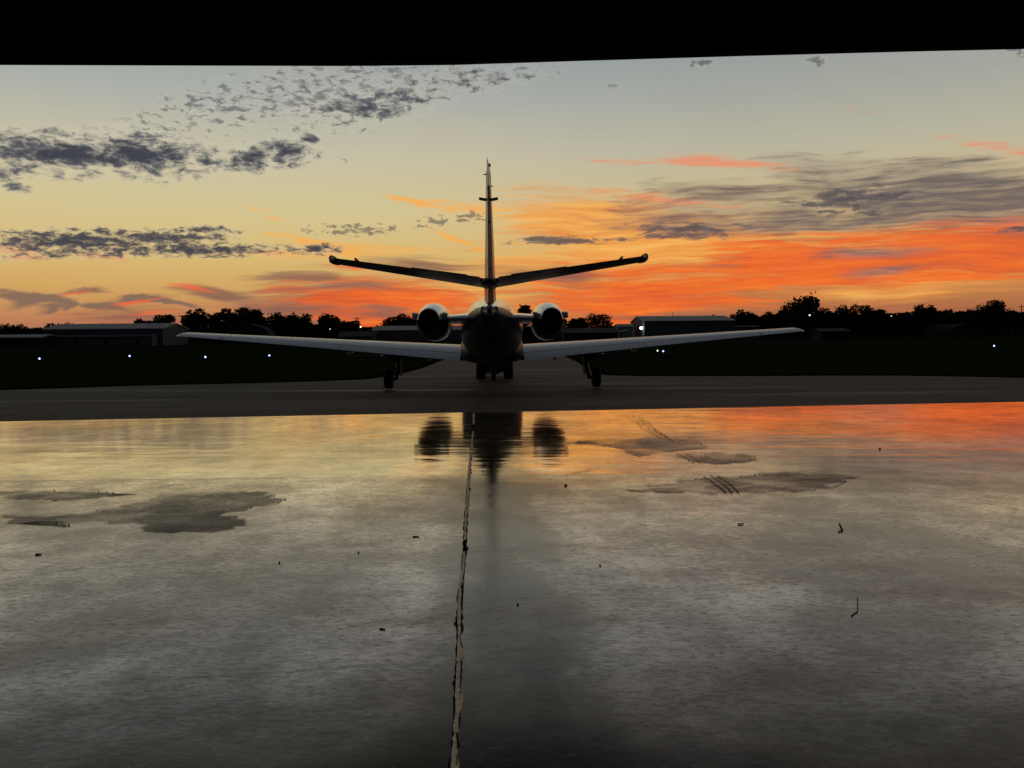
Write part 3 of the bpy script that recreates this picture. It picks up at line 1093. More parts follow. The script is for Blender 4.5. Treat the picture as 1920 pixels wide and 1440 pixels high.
FUS = [(-6.75, 1.765, .05, .06, .05), (-6.6, 1.765, .12, .11, .10), (-6.1, 1.75, .21, .19, .19), (-5.2, 1.70, .35, .33, .36), (-4.2, 1.63, .50, .50, .56), (-3.2, 1.56, .62, .62, .68),
       (-2.2, 1.50, .70, .71, .74), (-1.2, 1.47, .75, .76, .76), (0, 1.47, .77, .78, .76), (2, 1.47, .77, .78, .76), (4, 1.47, .77, .78, .76), (5.2, 1.44, .73, .70, .70),
       (6.2, 1.36, .60, .50, .56), (7.0, 1.27, .40, .32, .38), (7.45, 1.22, .20, .16, .20), (7.6, 1.21, .04, .04, .04)]
mb = MB().loft([ring(*s) for s in smooth_sections(FUS)])
fus = mb.build('fuselage', M['white'], jet)
autosmooth(fus, 60)
# shade under the tail cone, painted on as a dark shell hugging it
BEL = [s for s in smooth_sections(FUS) if -6.7 < s[0] < 5.0]
rings = []
for y, zc, hw, ht, hb in BEL:
    r = []
    for i in range(25):
        up = -.16 + .36 * min(1, max(0, (-y - 1.0) / 5.0))   # how far the painted shade climbs towards the tail
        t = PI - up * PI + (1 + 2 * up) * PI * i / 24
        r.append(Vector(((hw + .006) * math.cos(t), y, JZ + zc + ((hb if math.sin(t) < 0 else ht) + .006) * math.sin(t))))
    rings.append(r)
o = MB().loft(rings, caps=False, closed=False).build('belly_shade', M['paint_and_shade'], fus)
autosmooth(o, 60)
# belly fairing carrying the wing
BF = [(-2.3, 1.00, .30, .10, .10), (-1.9, .98, .60, .30, .22), (-1.2, .98, .745, .42, .30), (0, .98, .775, .44, .31), (1.6, .98, .775, .44, .31), (2.6, .99, .64, .36, .26), (3.4, 1.0, .25, .12, .10)]
o = MB().loft([ring(*s, e=3.2) for s in smooth_sections(BF, 4)]).build('belly_fairing', M['paint_and_shade'], jet)
autosmooth(o, 50)
# tail stinger light and the two exhaust louvres under the fin
MB().tube((0, -6.74, JZ + 1.77), (0, -6.86, JZ + 1.775), .045, .030, 10).build('tail_light', M['glass'], jet)
for s in (-1, 1):
    autosmooth(MB().ball((s * .105, -6.50, JZ + 1.80), .075, 8).build('tail_bump', M['white'], jet), 80)

# cabin windows and door outline
for s in (-1, 1):
    for k, yy in enumerate((4.4, 3.5, 2.6, 1.7, .8, -.1)):
        z, hw = 1.72, .77
        xo = hw * math.sqrt(1 - ((z - 1.47) / .78) ** 2)
        rg = [Vector((s * (xo + .004 - .06 * math.sin(2 * PI * i / 14) * .6), yy + .16 * math.cos(2 * PI * i / 14), JZ + z + .17 * math.sin(2 * PI * i / 14))) for i in range(14)]
        rg2 = [p - Vector((s * .03, 0, 0)) for p in rg]
        MB().loft([rg2, rg]).build('cabin_window', M['glass'], fus)
    rg = [Vector((s * .50, 5.75, JZ + 1.66)), Vector((s * .58, 5.35, JZ + 1.72)), Vector((s * .46, 5.40, JZ + 1.99)), Vector((s * .36, 5.72, JZ + 1.86))]
    MB().loft([[p - Vector((s * .05, .03, .05)) for p in rg], [p + Vector((s * .04, .03, .04)) for p in rg]]).build('side_windscreen', M['glass'], fus)
rg = [Vector((-.33, 5.95, JZ + 1.74)), Vector((.33, 5.95, JZ + 1.74)), Vector((.28, 5.52, JZ + 2.03)), Vector((-.28, 5.52, JZ + 2.03))]
MB().loft([[p - Vector((0, .04, .06)) for p in rg], [p + Vector((0, .05, .03)) for p in rg]]).build('windscreen', M['glass'], fus)


def foil(n=14, t=.14, x0=0.0, x1=1.0, camber=.02):
    """closed airfoil loop between chord fractions x0 and x1 (0 = leading edge)"""
    def th(x):
        return 5 * t * (.2969 * math.sqrt(max(x, 0)) - .126 * x - .3516 * x * x + .2843 * x ** 3 - .1036 * x ** 4)

    def cm(x):
        return camber * 4 * x * (1 - x)
    xs = [x0 + (x1 - x0) * (.5 - .5 * math.cos(PI * i / n)) for i in range(n + 1)]
    up = [(x, cm(x) + th(x)) for x in reversed(xs)]
    lo = [(x, cm(x) - th(x)) for x in xs[1:]]
    return up + lo


def wing_piece(name, stations, x0, x1, mat, parent, t=.14, camber=.02, gap=0.0, drop=0.0):
    """stations: (span x, leading edge y, z of the leading edge, chord, incidence, thickness)"""
    rings = []
    for (sx, yl, z, c, inc, tt) in stations:
        r = []
        for u, h in foil(14, tt, x0, x1, camber):
            r.append(Vector((sx, yl - u * c * math.cos(inc) + h * c * math.sin(inc), JZ + z - u * c * math.sin(inc) + h * c * math.cos(inc) - drop)))
        rings.append(r)
    o = MB().loft(rings).build(name, mat, parent)
    autosmooth(o, 40)
    return o


def lerp(a, b, t):
    return tuple(p + (q - p) * t for p, q in zip(a, b))


for s in (-1, 1):
    root = (s * .70, 1.55, .94, 2.50, R(4.6), .150)
    tip = (s * 7.80, .72, 1.435, .98, R(2.2), .115)

    def st(t0, t1, n=4):
        return [lerp(root, tip, t0 + (t1 - t0) * i / n) for i in range(n + 1)]
    w = wing_piece('wing', st(0, 1, 8), 0, .765, M['wingtop'], jet)
    w2 = wing_piece('wing_trailing_edge', st(.86, 1.0, 2), .768, 1, M['wingtop'], w)
    fl_ = wing_piece('flap', st(.012, .435, 4), .775, 1.0, M['wingtop'], w, drop=.004)
    MB().box((0, 0, 0), (.5, .002, .002))
    ai = wing_piece('aileron', st(.437, .855, 4), .775, 1.0, M['wingtop'], w, drop=.002)
    # dark seal behind the hinge line
    wing_piece('hinge_gap', st(.01, .858, 4), .755, .80, M['gap'], w, drop=.012)
    # polished leading edge
    le = wing_piece('leading_edge', st(.02, .995, 6), 0, .062, M['bare'], w)
    le.scale = (1, 1, 1)
    for v in le.data.vertices:
        v.co.y += .006
    # rounded tip cap with its light
    rings = []
    a = tip
    for k in range(5):
        q = k / 4
        sc = math.sqrt(max(0.0, 1 - q * q)) * .98 + .02
        c = a[3]
        r = []
        for u, h in foil(14, a[5]):
            uu = .38 + (u - .38) * (.35 + .65 * sc)
            r.append(Vector((s * (7.80 + .13 * q), a[1] - uu * c - .12 * q, JZ + a[2] - uu * c * math.sin(a[4]) + h * c * sc)))
        rings.append(r)
    o = MB().loft(rings).build('wing_tip', M['wingtop'], w)
    autosmooth(o, 40)
    MB().ball((s * 7.90, a[1] - .22, JZ + a[2] + .01), .035, 6).build('tip_light', M['glass'], w)
    # flap track fairings
    for t in (.12, .40):
        p = lerp(root, tip, t)
        yy, zz = p[1] - p[3] * .86, JZ + p[2] - p[3] * .86 * math.sin(p[4]) - .05
        o = MB().loft([[Vector((p[0] + .025 * math.cos(2 * PI * i / 8) * q, yy + d, zz - .03 + .04 * math.sin(2 * PI * i / 8) * q)) for i in range(8)]
                       for d, q in ((.45, .2), (.2, 1), (-.2, 1), (-.42, .25))]).build('flap_track', M['wingtop'], w)
    for t in (.62, .72, .82, .92):
        p = lerp(root, tip, t)
        yy, zz = p[1] - p[3], JZ + p[2] - p[3] * math.sin(p[4])
        MB().tube((p[0], yy, zz), (p[0] + s * .01, yy - .12, zz - .01), .004, .002, 5).build('static_wick', M['boot'], w)

    # ---------------- engine on its pylon
    ex, ez = s * 1.195, JZ + 1.645
    NAC = [(-5.10, .212, .235), (-4.7, .268, .296), (-4.1, .325, .372), (-3.4, .352, .405), (-2.6, .345, .395), (-2.1, .310, .340), (-1.9, .275, .300)]
    prof = smooth_sections(NAC, 4)

    def nring(y, hw, hh, n=36, a0=0.0, a1=2 * PI, closed=True, dz=0.0):
        m = n if closed else n + 1
        return [Vector((ex + hw * math.cos(a0 + (a1 - a0) * i / n), y, ez + dz + hh * math.sin(a0 + (a1 - a0) * i / n))) for i in range(m)]
    rings = [nring(y, a_, b_) for y, a_, b_ in prof if y > -4.12]
    nac = MB().loft([nring(-1.95, .20, .22)] + rings[::-1] if False else rings + [nring(-1.86, .235, .255), nring(-2.0, .20, .215), nring(-2.6, .19, .20)], caps=True).build('engine_nacelle', M['white'], jet)
    autosmooth(nac, 50)
    # clamshell reverser doors at the back: upper and lower
    for nm, a0, a1 in (('reverser_door', .03 * PI, .97 * PI), ('reverser_door', 1.03 * PI, 1.97 * PI)):
        ro, ri = [], []
        for y, a_, b_ in prof:
            if y <= -4.08:
                ro.append(nring(y, a_ + .006, b_ + .006, 24, a0, a1, False, -.005 if a0 > 3 else 0))
                ri.append(nring(y, a_ - .018, b_ - .018, 24, a0, a1, False))
        # outer skin, lip and inner skin in one strip
        rows = ro[::-1] + [[p + Vector((0, -.02, 0)) for p in nring(prof[0][0], prof[0][1] - .008, prof[0][2] - .008, 24, a0, a1, False)]] + ri
        d = MB().loft(rows, caps=False, closed=False).build(nm, M['white'] if a0 < 1 else M['paint_and_shade'], nac)  # lower door coloured dark to stand for its unlit underside
        autosmooth(d, 50)
    MB().loft([nring(-4.3, .240, .260, 28), nring(-4.9, .200, .215, 28), nring(-5.07, .188, .206, 28), nring(-5.07, .178, .195, 28), nring(-4.6, .17, .19, 28)], caps=True).build('exhaust_pipe', M['soot'], nac)
    MB().loft([nring(-4.62, .10, .10, 20), nring(-4.9, .06, .06, 20), nring(-5.05, .005, .005, 20)]).build('exhaust_cone', M['soot'], nac)
    for q in (-1, 1):
        # stang fairing boxes on either flank
        cx = ex + q * .305
        o = MB().loft([[Vector((cx + dx_, yy, ez + .11 + dz_)) for dx_, dz_ in ((-.05 * k, -.075 * k), (.045 * k, -.06 * k), (.045 * k, .055 * k), (-.05 * k, .07 * k))]
                       for yy, k in ((-3.5, .25), (-3.8, .8), (-4.5, 1.0), (-4.75, .95), (-4.8, .7))]).build('hinge_fairing', M['white'], nac)
        autosmooth(o, 40)
    MB().box((ex, -5.02, ez - .315), (.045, .12, .06)).build('drain_mast', M['bare'], nac)
    # intake lip
    o = MB().loft([nring(-2.02, .305, .335), nring(-1.90, .283, .308), nring(-1.845, .255, .278), nring(-1.86, .232, .252), nring(-1.98, .222, .240)], caps=False).build('intake_lip', M['bare'], nac)
    autosmooth(o, 70)
    # pylon
    rings = []
    for sx, y0, y1, zz, th in ((.42, -2.5, -4.75, 1.71, .105), (.62, -2.55, -4.65, 1.71, .098), (.90, -2.6, -4.5, 1.70, .090)):
        r = []
        c = y0 - y1
        for u, h in foil(10, .001):
            pass
        for k in range(20):
            t = 2 * PI * k / 20
            r.append(Vector((s * sx, (y0 + y1) / 2 + c / 2 * math.cos(t), JZ + zz + th * 1.12 * math.sin(t) * (1 + .2 * math.cos(t)))))
        rings.append(r)
    o = MB().loft(rings).build('pylon', M['white'], jet)
    autosmooth(o, 40)

    # ---------------- horizontal stabiliser half
    hr = (s * .06, -5.35, 2.285, 1.42, R(-3.0), .085)
    ht_ = (s * 2.77, -5.72, 2.700, .82, R(-3.0), .080)

    def hs(t0, t1, n=3):
        return [lerp(hr, ht_, t0 + (t1 - t0) * i / n) for i in range(n + 1)]
    h = wing_piece('stabiliser', hs(0, 1, 5), 0, .66, M['paint_and_shade'], jet, camber=0)
    wing_piece('leading_edge_boot', hs(.03, .99, 3), 0, .08, M['boot'], h, camber=0)
    for v in h.children[0].data.vertices:
        v.co.y += .004
    e = wing_piece('elevator', hs(.04, .985, 4), .67, 1.0, M['paint_and_shade'], h, camber=0)
    wing_piece('trim_tab', hs(.12, .48, 3), .90, 1.035, M['paint_and_shade'], e, camber=0, drop=-.004)
    # upturned horn at the tip
    rows = []
    for k, (dx_, dz_, w_) in enumerate(((-.04, -.045, .020), (-.005, -.04, .028), (.012, .01, .030), (.016, .045, .027), (.010, .070, .020), (-.004, .076, .008))):
        x = s * (2.80 + dx_)
        yy0, yy1 = -5.78, -6.60
        r = []
        for i in range(12):
            t = 2 * PI * i / 12
            r.append(Vector((x + w_ * math.cos(t), (yy0 + yy1) / 2 + .38 * math.copysign(abs(math.sin(t)) ** .7, math.sin(t)) * (1 - .05 * k), JZ + 2.712 + dz_ + .012 * math.cos(t) * -s)))
        rows.append(r)
    o = MB().loft(rows).build('elevator_horn', M['boot'], e)
    autosmooth(o, 60)
    for t in (.84, .985):
        p = lerp(hr, ht_, t)
        zz = JZ + p[2] - p[3] * math.sin(p[4])
        yy = p[1] - p[3]
        MB().tube((p[0], yy + .02, zz - .01), (p[0] - s * .05 * (1 if t < .9 else -1.1), yy - .12, zz - .07), .005, .003, 5).build('static_wick', M['boot'], e)
    p = lerp(hr, ht_, .848)
    MB().loft([[Vector((p[0] + .022 * k_ * math.cos(2 * PI * i / 10), p[1] - p[3] * u, JZ + p[2] - u * p[3] * math.sin(p[4]) + .035 + .03 * k_ * math.sin(2 * PI * i / 10))) for i in range(10)]
               for u, k_ in ((.5, .2), (.62, 1), (.85, 1), (1.0, .5))]).build('hinge_bump', M['paint_and_shade'], e)

    # ---------------- main gear
    gx = s * 2.68
    g = MB()
    g.tube((gx - s * .20, .75, JZ + .92), (gx - s * .20, .62, JZ + .42), .055, .050, 12)
    g.tube((gx - s * .20, .62, JZ + .46), (gx - s * .19, .34, JZ + .27), .055, .05, 10)
    g.tube((gx - s * .20, .72, JZ + .70), (gx - s * .19, .36, JZ + .36), .032, .032, 8)
    g.tube((gx - s * .21, .34, JZ + .25), (gx + s * .02, .34, JZ + .25), .042, .042, 10)
    g.tube((gx - s * .20, .7, JZ + .78), (gx - s * .62, .75, JZ + .90), .030, .030, 8)
    g.box((gx - s * .08, .70, JZ + .80), (.26, .22, .22))
    gear = g.build('main_gear', M['steel'], jet)
    autosmooth(gear, 40)
    T = [(-.105, .12), (-.11, .17), (-.108, .215), (-.085, .245), (-.05, .258), (-.03, .256), (-.025, .260), (.025, .260), (.03, .256), (.05, .258), (.085, .245), (.108, .215), (.11, .17), (.105, .12)]
    o = MB().lathe_x((gx, .34, JZ + .258), T, 36).build('tyre', M['tyre'], gear)
    autosmooth(o, 40)
    o = MB().lathe_x((gx, .34, JZ + .258), [(-.095, .02), (-.075, .07), (-.10, .125), (-.03, .13), (.03, .13), (.10, .125), (.075, .07), (.095, .02)], 28).build('rim', M['bare'], gear)
    autosmooth(o, 40)
    # gear doors: strut door inboard and the hanging outboard door
    MB().box((gx - s * .285, .62, JZ + .62), (.018, .40, .60)).build('gear_door', M['paint_and_shade'], gear)
    o = MB().box((0, 0, 0), (.50, .46, .016), Matrix.Rotation(s * R(33), 3, 'Y')).build('gear_door', M['paint_and_shade'], gear)
    o.location = (gx + s * .42, .62, JZ + .72)

# ---------------- fin and rudder
finr = [(-2.35, 2.12, .02, .02), ]


def fin_ring(z, yl, yt, half, x0=0.0, x1=1.0, n=12):
    r = []
    c = yl - yt
    for u, h in foil(n, 1.0, x0, x1, 0):
        r.append(Vector((h * 2 * half, yl - u * c, JZ + z)))
    return r


def fin_at(t):
    """t 0 at the root to 1 at the tip: z, leading y, trailing y, half thickness"""
    z = 1.80 + t * 2.47
    return z, -3.75 + t * (-5.95 + 3.75) - 0.0, -6.45 + t * (-7.02 + 6.45), .125 + t * (.040 - .125)


fr = [fin_ring(*fin_at(t), 0, .70) for t in (0, .08, .16, .28, .42, .56, .72, .86, .96)]
fin = MB().loft(fr).build('fin', M['fin'], jet)
autosmooth(fin, 40)
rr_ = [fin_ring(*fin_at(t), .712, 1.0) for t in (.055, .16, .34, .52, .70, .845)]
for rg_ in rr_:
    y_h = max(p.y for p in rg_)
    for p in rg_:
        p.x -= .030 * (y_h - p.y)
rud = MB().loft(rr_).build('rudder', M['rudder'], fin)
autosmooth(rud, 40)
rud.data.materials.append(M['fin'])                  # white port face; the grey on the other side is painted-on shade
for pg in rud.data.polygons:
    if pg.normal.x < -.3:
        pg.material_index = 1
ft = [fin_ring(*fin_at(t), .712, .97) for t in (.86, .91, .96)]
o = MB().loft(ft).build('fin_tip', M['fin'], fin)
autosmooth(o, 40)
o = MB().loft([[Vector((p.x * k, p.y + dy_, p.z + dz_)) for p in fin_ring(*fin_at(.96))] for k, dz_, dy_ in ((1.08, -.02, 0), (1.05, .05, -.02), (.75, .12, -.04), (.12, .17, -.06))]).build('fin_cap', M['fin'], fin)
autosmooth(o, 50)
MB().tube((-.012, -6.72, JZ + 4.28), (-.012, -6.80, JZ + 4.42), .010, .003, 6).build('fin_spike', M['boot'], fin)
MB().ball((.022, -6.72, JZ + 4.30), .026, 6, 1.3).build('beacon', M['lens_red'], fin)
for sx, zz in ((-.055, 4.12), (.060, 3.92)):
    MB().tube((sx * .5, -6.86, JZ + zz), (sx * 1.5, -6.98, JZ + zz - .03), .012, .006, 6).build('static_wick', M['boot'], rud)
# seams of the rudder drawn as shallow dark strips
for t in (.30, .62):
    z, yl, yt, hf = fin_at(t)
    yy = yl - .86 * (yl - yt)
    MB().box((0, yy, JZ + z), (.052, .30, .010)).build('rudder_seam', M['gap'], rud)
# towel-bar antenna across the fin
z = 3.755
a = MB().loft([[Vector((x, -6.42 + yo + .11 * math.cos(2 * PI * i / 10), JZ + z + zz_ + .022 * math.sin(2 * PI * i / 10))) for i in range(10)]
               for x, yo, zz_ in ((-.168, -.05, .012), (-.16, -.04, .012), (-.06, 0, 0), (.06, 0, 0), (.16, -.04, .012), (.168, -.05, .012))]).build('antenna', M['boot'], fin)
# dorsal fillet ahead of the fin
o = MB().loft([[Vector((hw * math.cos(2 * PI * i / 12), y, JZ + z_ + .10 * math.sin(2 * PI * i / 12))) for i in range(12)]
               for y, z_, hw in ((-1.4, 2.16, .01), (-2.6, 2.16, .05), (-3.6, 2.10, .09), (-4.4, 2.02, .11))]).build('dorsal_fillet', M['white'], fin)
autosmooth(o, 50)
# root fairing between tailplane halves
o = MB().loft([[Vector((.155 * k * math.cos(2 * PI * i / 16), y, JZ + 2.285 + .085 * k * math.sin(2 * PI * i / 16))) for i in range(16)]
               for y, k in ((-5.1, .3), (-5.4, .85), (-5.9, 1.0), (-6.5, 1.0), (-6.84, .85), (-6.95, .5))]).build('tailplane_fairing', M['boot'], jet)
autosmooth(o, 50)

# ---------------- nose gear
ng = MB()
ny = 4.20
ng.tube((0, ny + .10, JZ + .85), (0, ny + .03, JZ + .46), .045, .040, 12)
ng.tube((-.075, ny, JZ + .20), (-.065, ny + .03, JZ + .44), .022, .026, 8)
ng.tube((.075, ny, JZ + .20), (.065, ny + .03, JZ + .44), .022, .026, 8)
ng.tube((-.17, ny - .02, JZ + .205), (.17, ny - .02, JZ + .205), .020, .020, 8)
ng.box((0, ny + .03, JZ + .45), (.16, .08, .06))
ng.tube((0, ny - .06, JZ + .40), (0, ny - .20, JZ + .72), .020, .020, 8)
nose = ng.build('nose_gear', M['steel'], jet)
autosmooth(nose, 40)
T2 = [(x * .62, r * .80) for x, r in [(-.105, .10), (-.11, .17), (-.108, .215), (-.085, .245), (-.05, .258), (.05, .258), (.085, .245), (.108, .215), (.11, .17), (.105, .10)]]
o = MB().lathe_x((0, ny, JZ + .207), T2, 32).build('tyre', M['tyre'], nose)
autosmooth(o, 40)
o = MB().lathe_x((0, ny, JZ + .207), [(-.06, .02), (-.06, .085), (.06, .085), (.06, .02)], 20).build('rim', M['bare'], nose)
for s in (-1, 1):
    MB().box((s * .24, ny + .25, JZ + .60), (.016, .62, .24), Matrix.Rotation(s * R(-12), 3, 'Y')).build('gear_door', M['white'], nose)

# ------------------------------------------------------------------ tow tractor under the nose
TX = at(928, 700, 26.7)
tug = thing('tow_tractor', 'low dark tow tractor with fat tyres half hidden under the nose of the jet', 'tow tractor', (TX.x, 26.35, AZ), .0110)
b = MB()
b.box((0, 1.60, JZ + .43), (.62, 3.3, .22))
b.box((0, .35, JZ + .49), (1.00, .30, .06))
b.box((0, 2.9, JZ + .50), (1.10, 1.0, .28))
body = b.build('body', M['tug'], tug)
MB().tube((-.42, .02, JZ + .27), (.42, .02, JZ + .27), .055, .055, 10).build('axle', M['steel'], tug)
MB().box((.02, -.02, JZ + .335), (.40, .20, .10)).build('axle_housing', M['steel'], tug)
hl = MB().tube((0, -.02, JZ + .32), (0, -.22, JZ + .235), .025, .025, 8)
hl.tube((-.13, -.22, JZ + .235), (.13, -.22, JZ + .235), .020, .020, 8)
hl.build('tow_hitch', M['steel'], tug)
for s in (-1, 1):
    for yy in (0.0, 2.75):
        prof = [(-.10, .12), (-.14, .19), (-.14, .235), (-.115, .262), (-.06, .270), (.06, .270), (.115, .262), (.14, .235), (.14, .19), (.10, .12)]
        w = MB().lathe_x((s * .425, yy, JZ + .27), prof, 32).build('wheel', M['tyre'], tug)
        autosmooth(w, 40)
        MB().lathe_x((s * .425, yy, JZ + .27), [(-.12, .02), (-.11, .12), (.11, .12), (.12, .02)], 20).build('hub', M['steel'], w)
    MB().box((s * .425, .0, JZ + .575), (.26, .44, .025)).build('mudguard', M['tug'], tug)
st_ = MB().box((0, 3.15, JZ + .70), (.55, .45, .12)).build('seat', M['seat'], tug)
MB().box((0, 3.40, JZ + .96), (.55, .09, .40), Matrix.Rotation(R(-10), 3, 'X')).build('backrest', M['seat'], tug)
sw = MB()
for i in range(16):
    t, u = 2 * PI * i / 16, 2 * PI * (i + 1) / 16
    sw.tube((.17 * math.cos(t), 2.66, JZ + .98 + .17 * math.sin(t)), (.17 * math.cos(u), 2.66, JZ + .98 + .17 * math.sin(u)), .015, .015, 6)
sw.tube((0, 2.66, JZ + .98), (0, 2.52, JZ + .62), .022, .022, 8)
sw.build('steering_wheel', M['seat'], tug)

# ------------------------------------------------------------------ airfield buildings
def gable_hall(name, label, cat, x0, x1, y0, depth, eave, ridge, wall_m, roof_m, over=.25, rz=0.0):
    """long hall, ridge along x, origin at its front left corner"""
    t = thing(name, label, cat, (x0, y0, GZ), rz)
    L = x1 - x0
    b = MB()
    b.add([(0, 0, 0), (L, 0, 0), (L, 0, eave), (0, 0, eave)], [(0, 1, 2, 3)])
    b.add([(0, depth, 0), (L, depth, 0), (L, depth, eave), (0, depth, eave)], [(0, 1, 2, 3)])
    for x in (0, L):
        b.add([(x, 0, 0), (x, depth, 0), (x, depth, eave), (x, depth / 2, ridge), (x, 0, eave)], [(0, 1, 2, 3, 4)])
    b.build('wall', wall_m, t)
    o = over
    s = (ridge - eave) / (depth / 2)
    for k, (ya_, yb_, za, zb_) in enumerate(((-o, depth / 2, eave - o * s, ridge), (depth + o, depth / 2, eave - o * s, ridge))):
        q = [(-o, ya_, za + .02), (L + o, ya_, za + .02), (L + o, yb_, zb_ + .02), (-o, yb_, zb_ + .02)]
        q2 = [(x, y, z + .16) for x, y, z in q]
        MB().loft([[Vector(p) for p in q], [Vector(p) for p in q2]]).build('roof', roof_m, t)
    return t


def opening(parent, name, c, s, mat=None, frame=None, sub='frame'):
    o = MB().box(c, s).build(name, mat or M['glass'], parent)
    if frame:
        w = .07
        b = MB()
        x, y, z = c
        b.box((x - s[0] / 2 - w / 2, y, z), (w, s[1] + .03, s[2] + 2 * w))
        b.box((x + s[0] / 2 + w / 2, y, z), (w, s[1] + .03, s[2] + 2 * w))
        b.box((x, y, z + s[2] / 2 + w / 2), (s[0], s[1] + .03, w))
        b.box((x, y, z - s[2] / 2 - w / 2), (s[0], s[1] + .03, w))
        b.build(sub, frame, o)
    return o


def hz(px, py, D):
    """height above the grass of something seen at that place and distance"""
    return at(px, py, D).z - GZ


# right: lit metal hangar
D = 215.0
xa, xb = at(1208, 610, D).x, at(1378, 610, D).x
rh = gable_hall('metal_hangar', 'grey metal hangar with a lit lamp on its gable end beside three big door bays', 'hangar', xa, xb, D, 24.0, hz(1290, 602, D), hz(1280, 593.5, D + 12), M['bldg'], M['roof'])
L = xb - xa
for k in range(3):
    x0, x1 = L * (.02 + .33 * k), L * (.02 + .33 * k + .30)
    o = MB().box(((x0 + x1) / 2, -.06, 2.05), (x1 - x0, .08, 4.05)).build('sliding_door', M['bldg'], rh)
    MB().box((x1 + .07, -.06, 2.1), (.14, .16, 4.2)).build('door_post', M['trim'], rh)
MB().box((L / 2, -.10, 4.22), (L * .99, .16, .16)).build('door_track', M['trim'], rh)
MB().tube((L * .40, 10.5, 5.9), (L * .40, 10.5, 7.2), .06, .06, 6).build('vent_pipe', M['trim'], rh)
lx, ly, lz = -.55, 1.3, hz(1205, 615, D)
MB().box((-.18, ly, lz + .12), (.36, .14, .12)).build('lamp_arm', M['trim'], rh)
MB().ball((lx, ly, lz), .34, 6).build('wall_lamp', M['green_lamp'], rh)
ld = bpy.data.lights.new('wall_lamp_light', 'POINT')
ld.energy, ld.color, ld.shadow_soft_size = 60, (.85, 1.0, .80), .3
lo = bpy.data.objects.new('wall_lamp_light', ld)
COL.objects.link(lo)
lo.parent = rh
lo.location = (-1.05, ly - .3, lz - .2)

# its lower annex to the right
D = 222.0
x0, x1 = at(1379, 620, D).x, at(1426, 620, D).x
an = gable_hall('annex_building', 'low grey annex joined to the right end of the lit hangar', 'building', x0, x1, D, 10, hz(1400, 613.5, D), hz(1400, 612, D + 5), M['bldg'], M['roof_dark'])
opening(an, 'door', (3.0, -.04, 1.05), (1.0, .06, 2.1), M['trim'])

# small shed left of it
D = 225.0
x0, x1 = at(1160, 620, D).x, at(1186, 620, D).x
sh = gable_hall('metal_shed', 'narrow metal shed with a pale awning left of the lit hangar', 'shed', x0, x1, D, 9, hz(1170, 612, D), hz(1170, 608.5, D + 4), M['bldg'], M['roof'])
MB().box((.9, -.5, hz(1165, 620.5, D)), (2.6, 1.1, .14), Matrix.Rotation(R(-12), 3, 'Y')).build('awning', M['white'], sh)
for k in range(3):
    MB().box((.8 + k * 1.0, -.03, 1.3), (.08, .06, 2.6)).build('door_post', M['trim'], sh)

# brown house row
D = 170.0
x0, x1 = at(1058, 620, D).x, at(1158, 620, D).x
ho = gable_hall('brown_house', 'long dark house with small windows between the right engine and the shed', 'house', x0, x1, D, 9, hz(1100, 625, D), hz(1100, 617, D + 4.5), M['bldg_dark'], M['roof_dark'])
for k in range(4):
    opening(ho, 'window', (1.3 + k * 2.6, -.03, 1.25), (.8, .06, .8), M['glass'], M['trim'])

# middle: pale roofed shed behind the left engine
D = 185.0
x0, x1 = at(698, 620, D).x, at(868, 620, D).x
mi = gable_hall('storage_hangar', 'dark storage hangar with a pale roof seen behind the left engine', 'hangar', x0, x1, D, 12, hz(740, 620, D), hz(760, 612.3, D + 6), M['bldg_pale'], M['roof'])
L = x1 - x0
for k in range(4):
    MB().box((L * (.14 + .24 * k), -.05, 1.2), (L * .20, .08, 2.4)).build('sliding_door', M['bldg_pale'], mi)
MB().tube((L * .52, 4.5, hz(740, 616, D)), (L * .52, 4.5, hz(740, 607, D)), .05, .05, 6).build('vent_pipe', M['trim'], mi)
# brown roof house left of it
D = 178.0
x0, x1 = at(634, 630, D).x, at(700, 630, D).x
h2 = gable_hall('low_house', 'low house with a dark sloping roof left of the pale roofed storage hangar', 'house', x0, x1, D, 8, hz(660, 632, D), hz(660, 623, D + 4), M['bldg_pale'], M['roof_dark'])
opening(h2, 'window', (2.0, -.03, .9), (.8, .06, .7), M['glass'], M['trim'])
opening(h2, 'door', (4.2, -.03, .75), (.7, .06, 1.5), M['trim'])


def quonset(name, label, px0, px1, top, D, depth, mat):
    a, b = at(px0, 630, D).x, at(px1, 630, D).x
    t = thing(name, label, 'hangar', (a, D, GZ))
    L = b - a
    H = hz((px0 + px1) / 2, top, D)
    wall_h = H * .42
    arc = [Vector((L * (1 - math.cos(PI * i / 20)) / 2, 0, wall_h + (H - wall_h) * math.sin(PI * i / 20))) for i in range(21)]
    prof = [Vector((0, 0, 0))] + arc + [Vector((L, 0, 0))]
    rings = [[p + Vector((0, y, 0)) for p in prof] for y in (0, depth)]
    MB().loft(rings, caps=True, closed=False).build('arched_shell', mat, t)
    MB().loft([[p + Vector((0, y, .10)) for p in arc] for y in (-.3, .0)], caps=False, closed=False).build('arch_trim', M['trim'], t)
    for k in (0, 1):
        MB().box((L * (.30 + .4 * k), -.06, wall_h * .5), (L * .36, .08, wall_h * .96)).build('sliding_door', mat, t)
    MB().box((L / 2, -.08, wall_h + .06), (L * .92, .14, .12)).build('door_track', M['trim'], t)
    return t


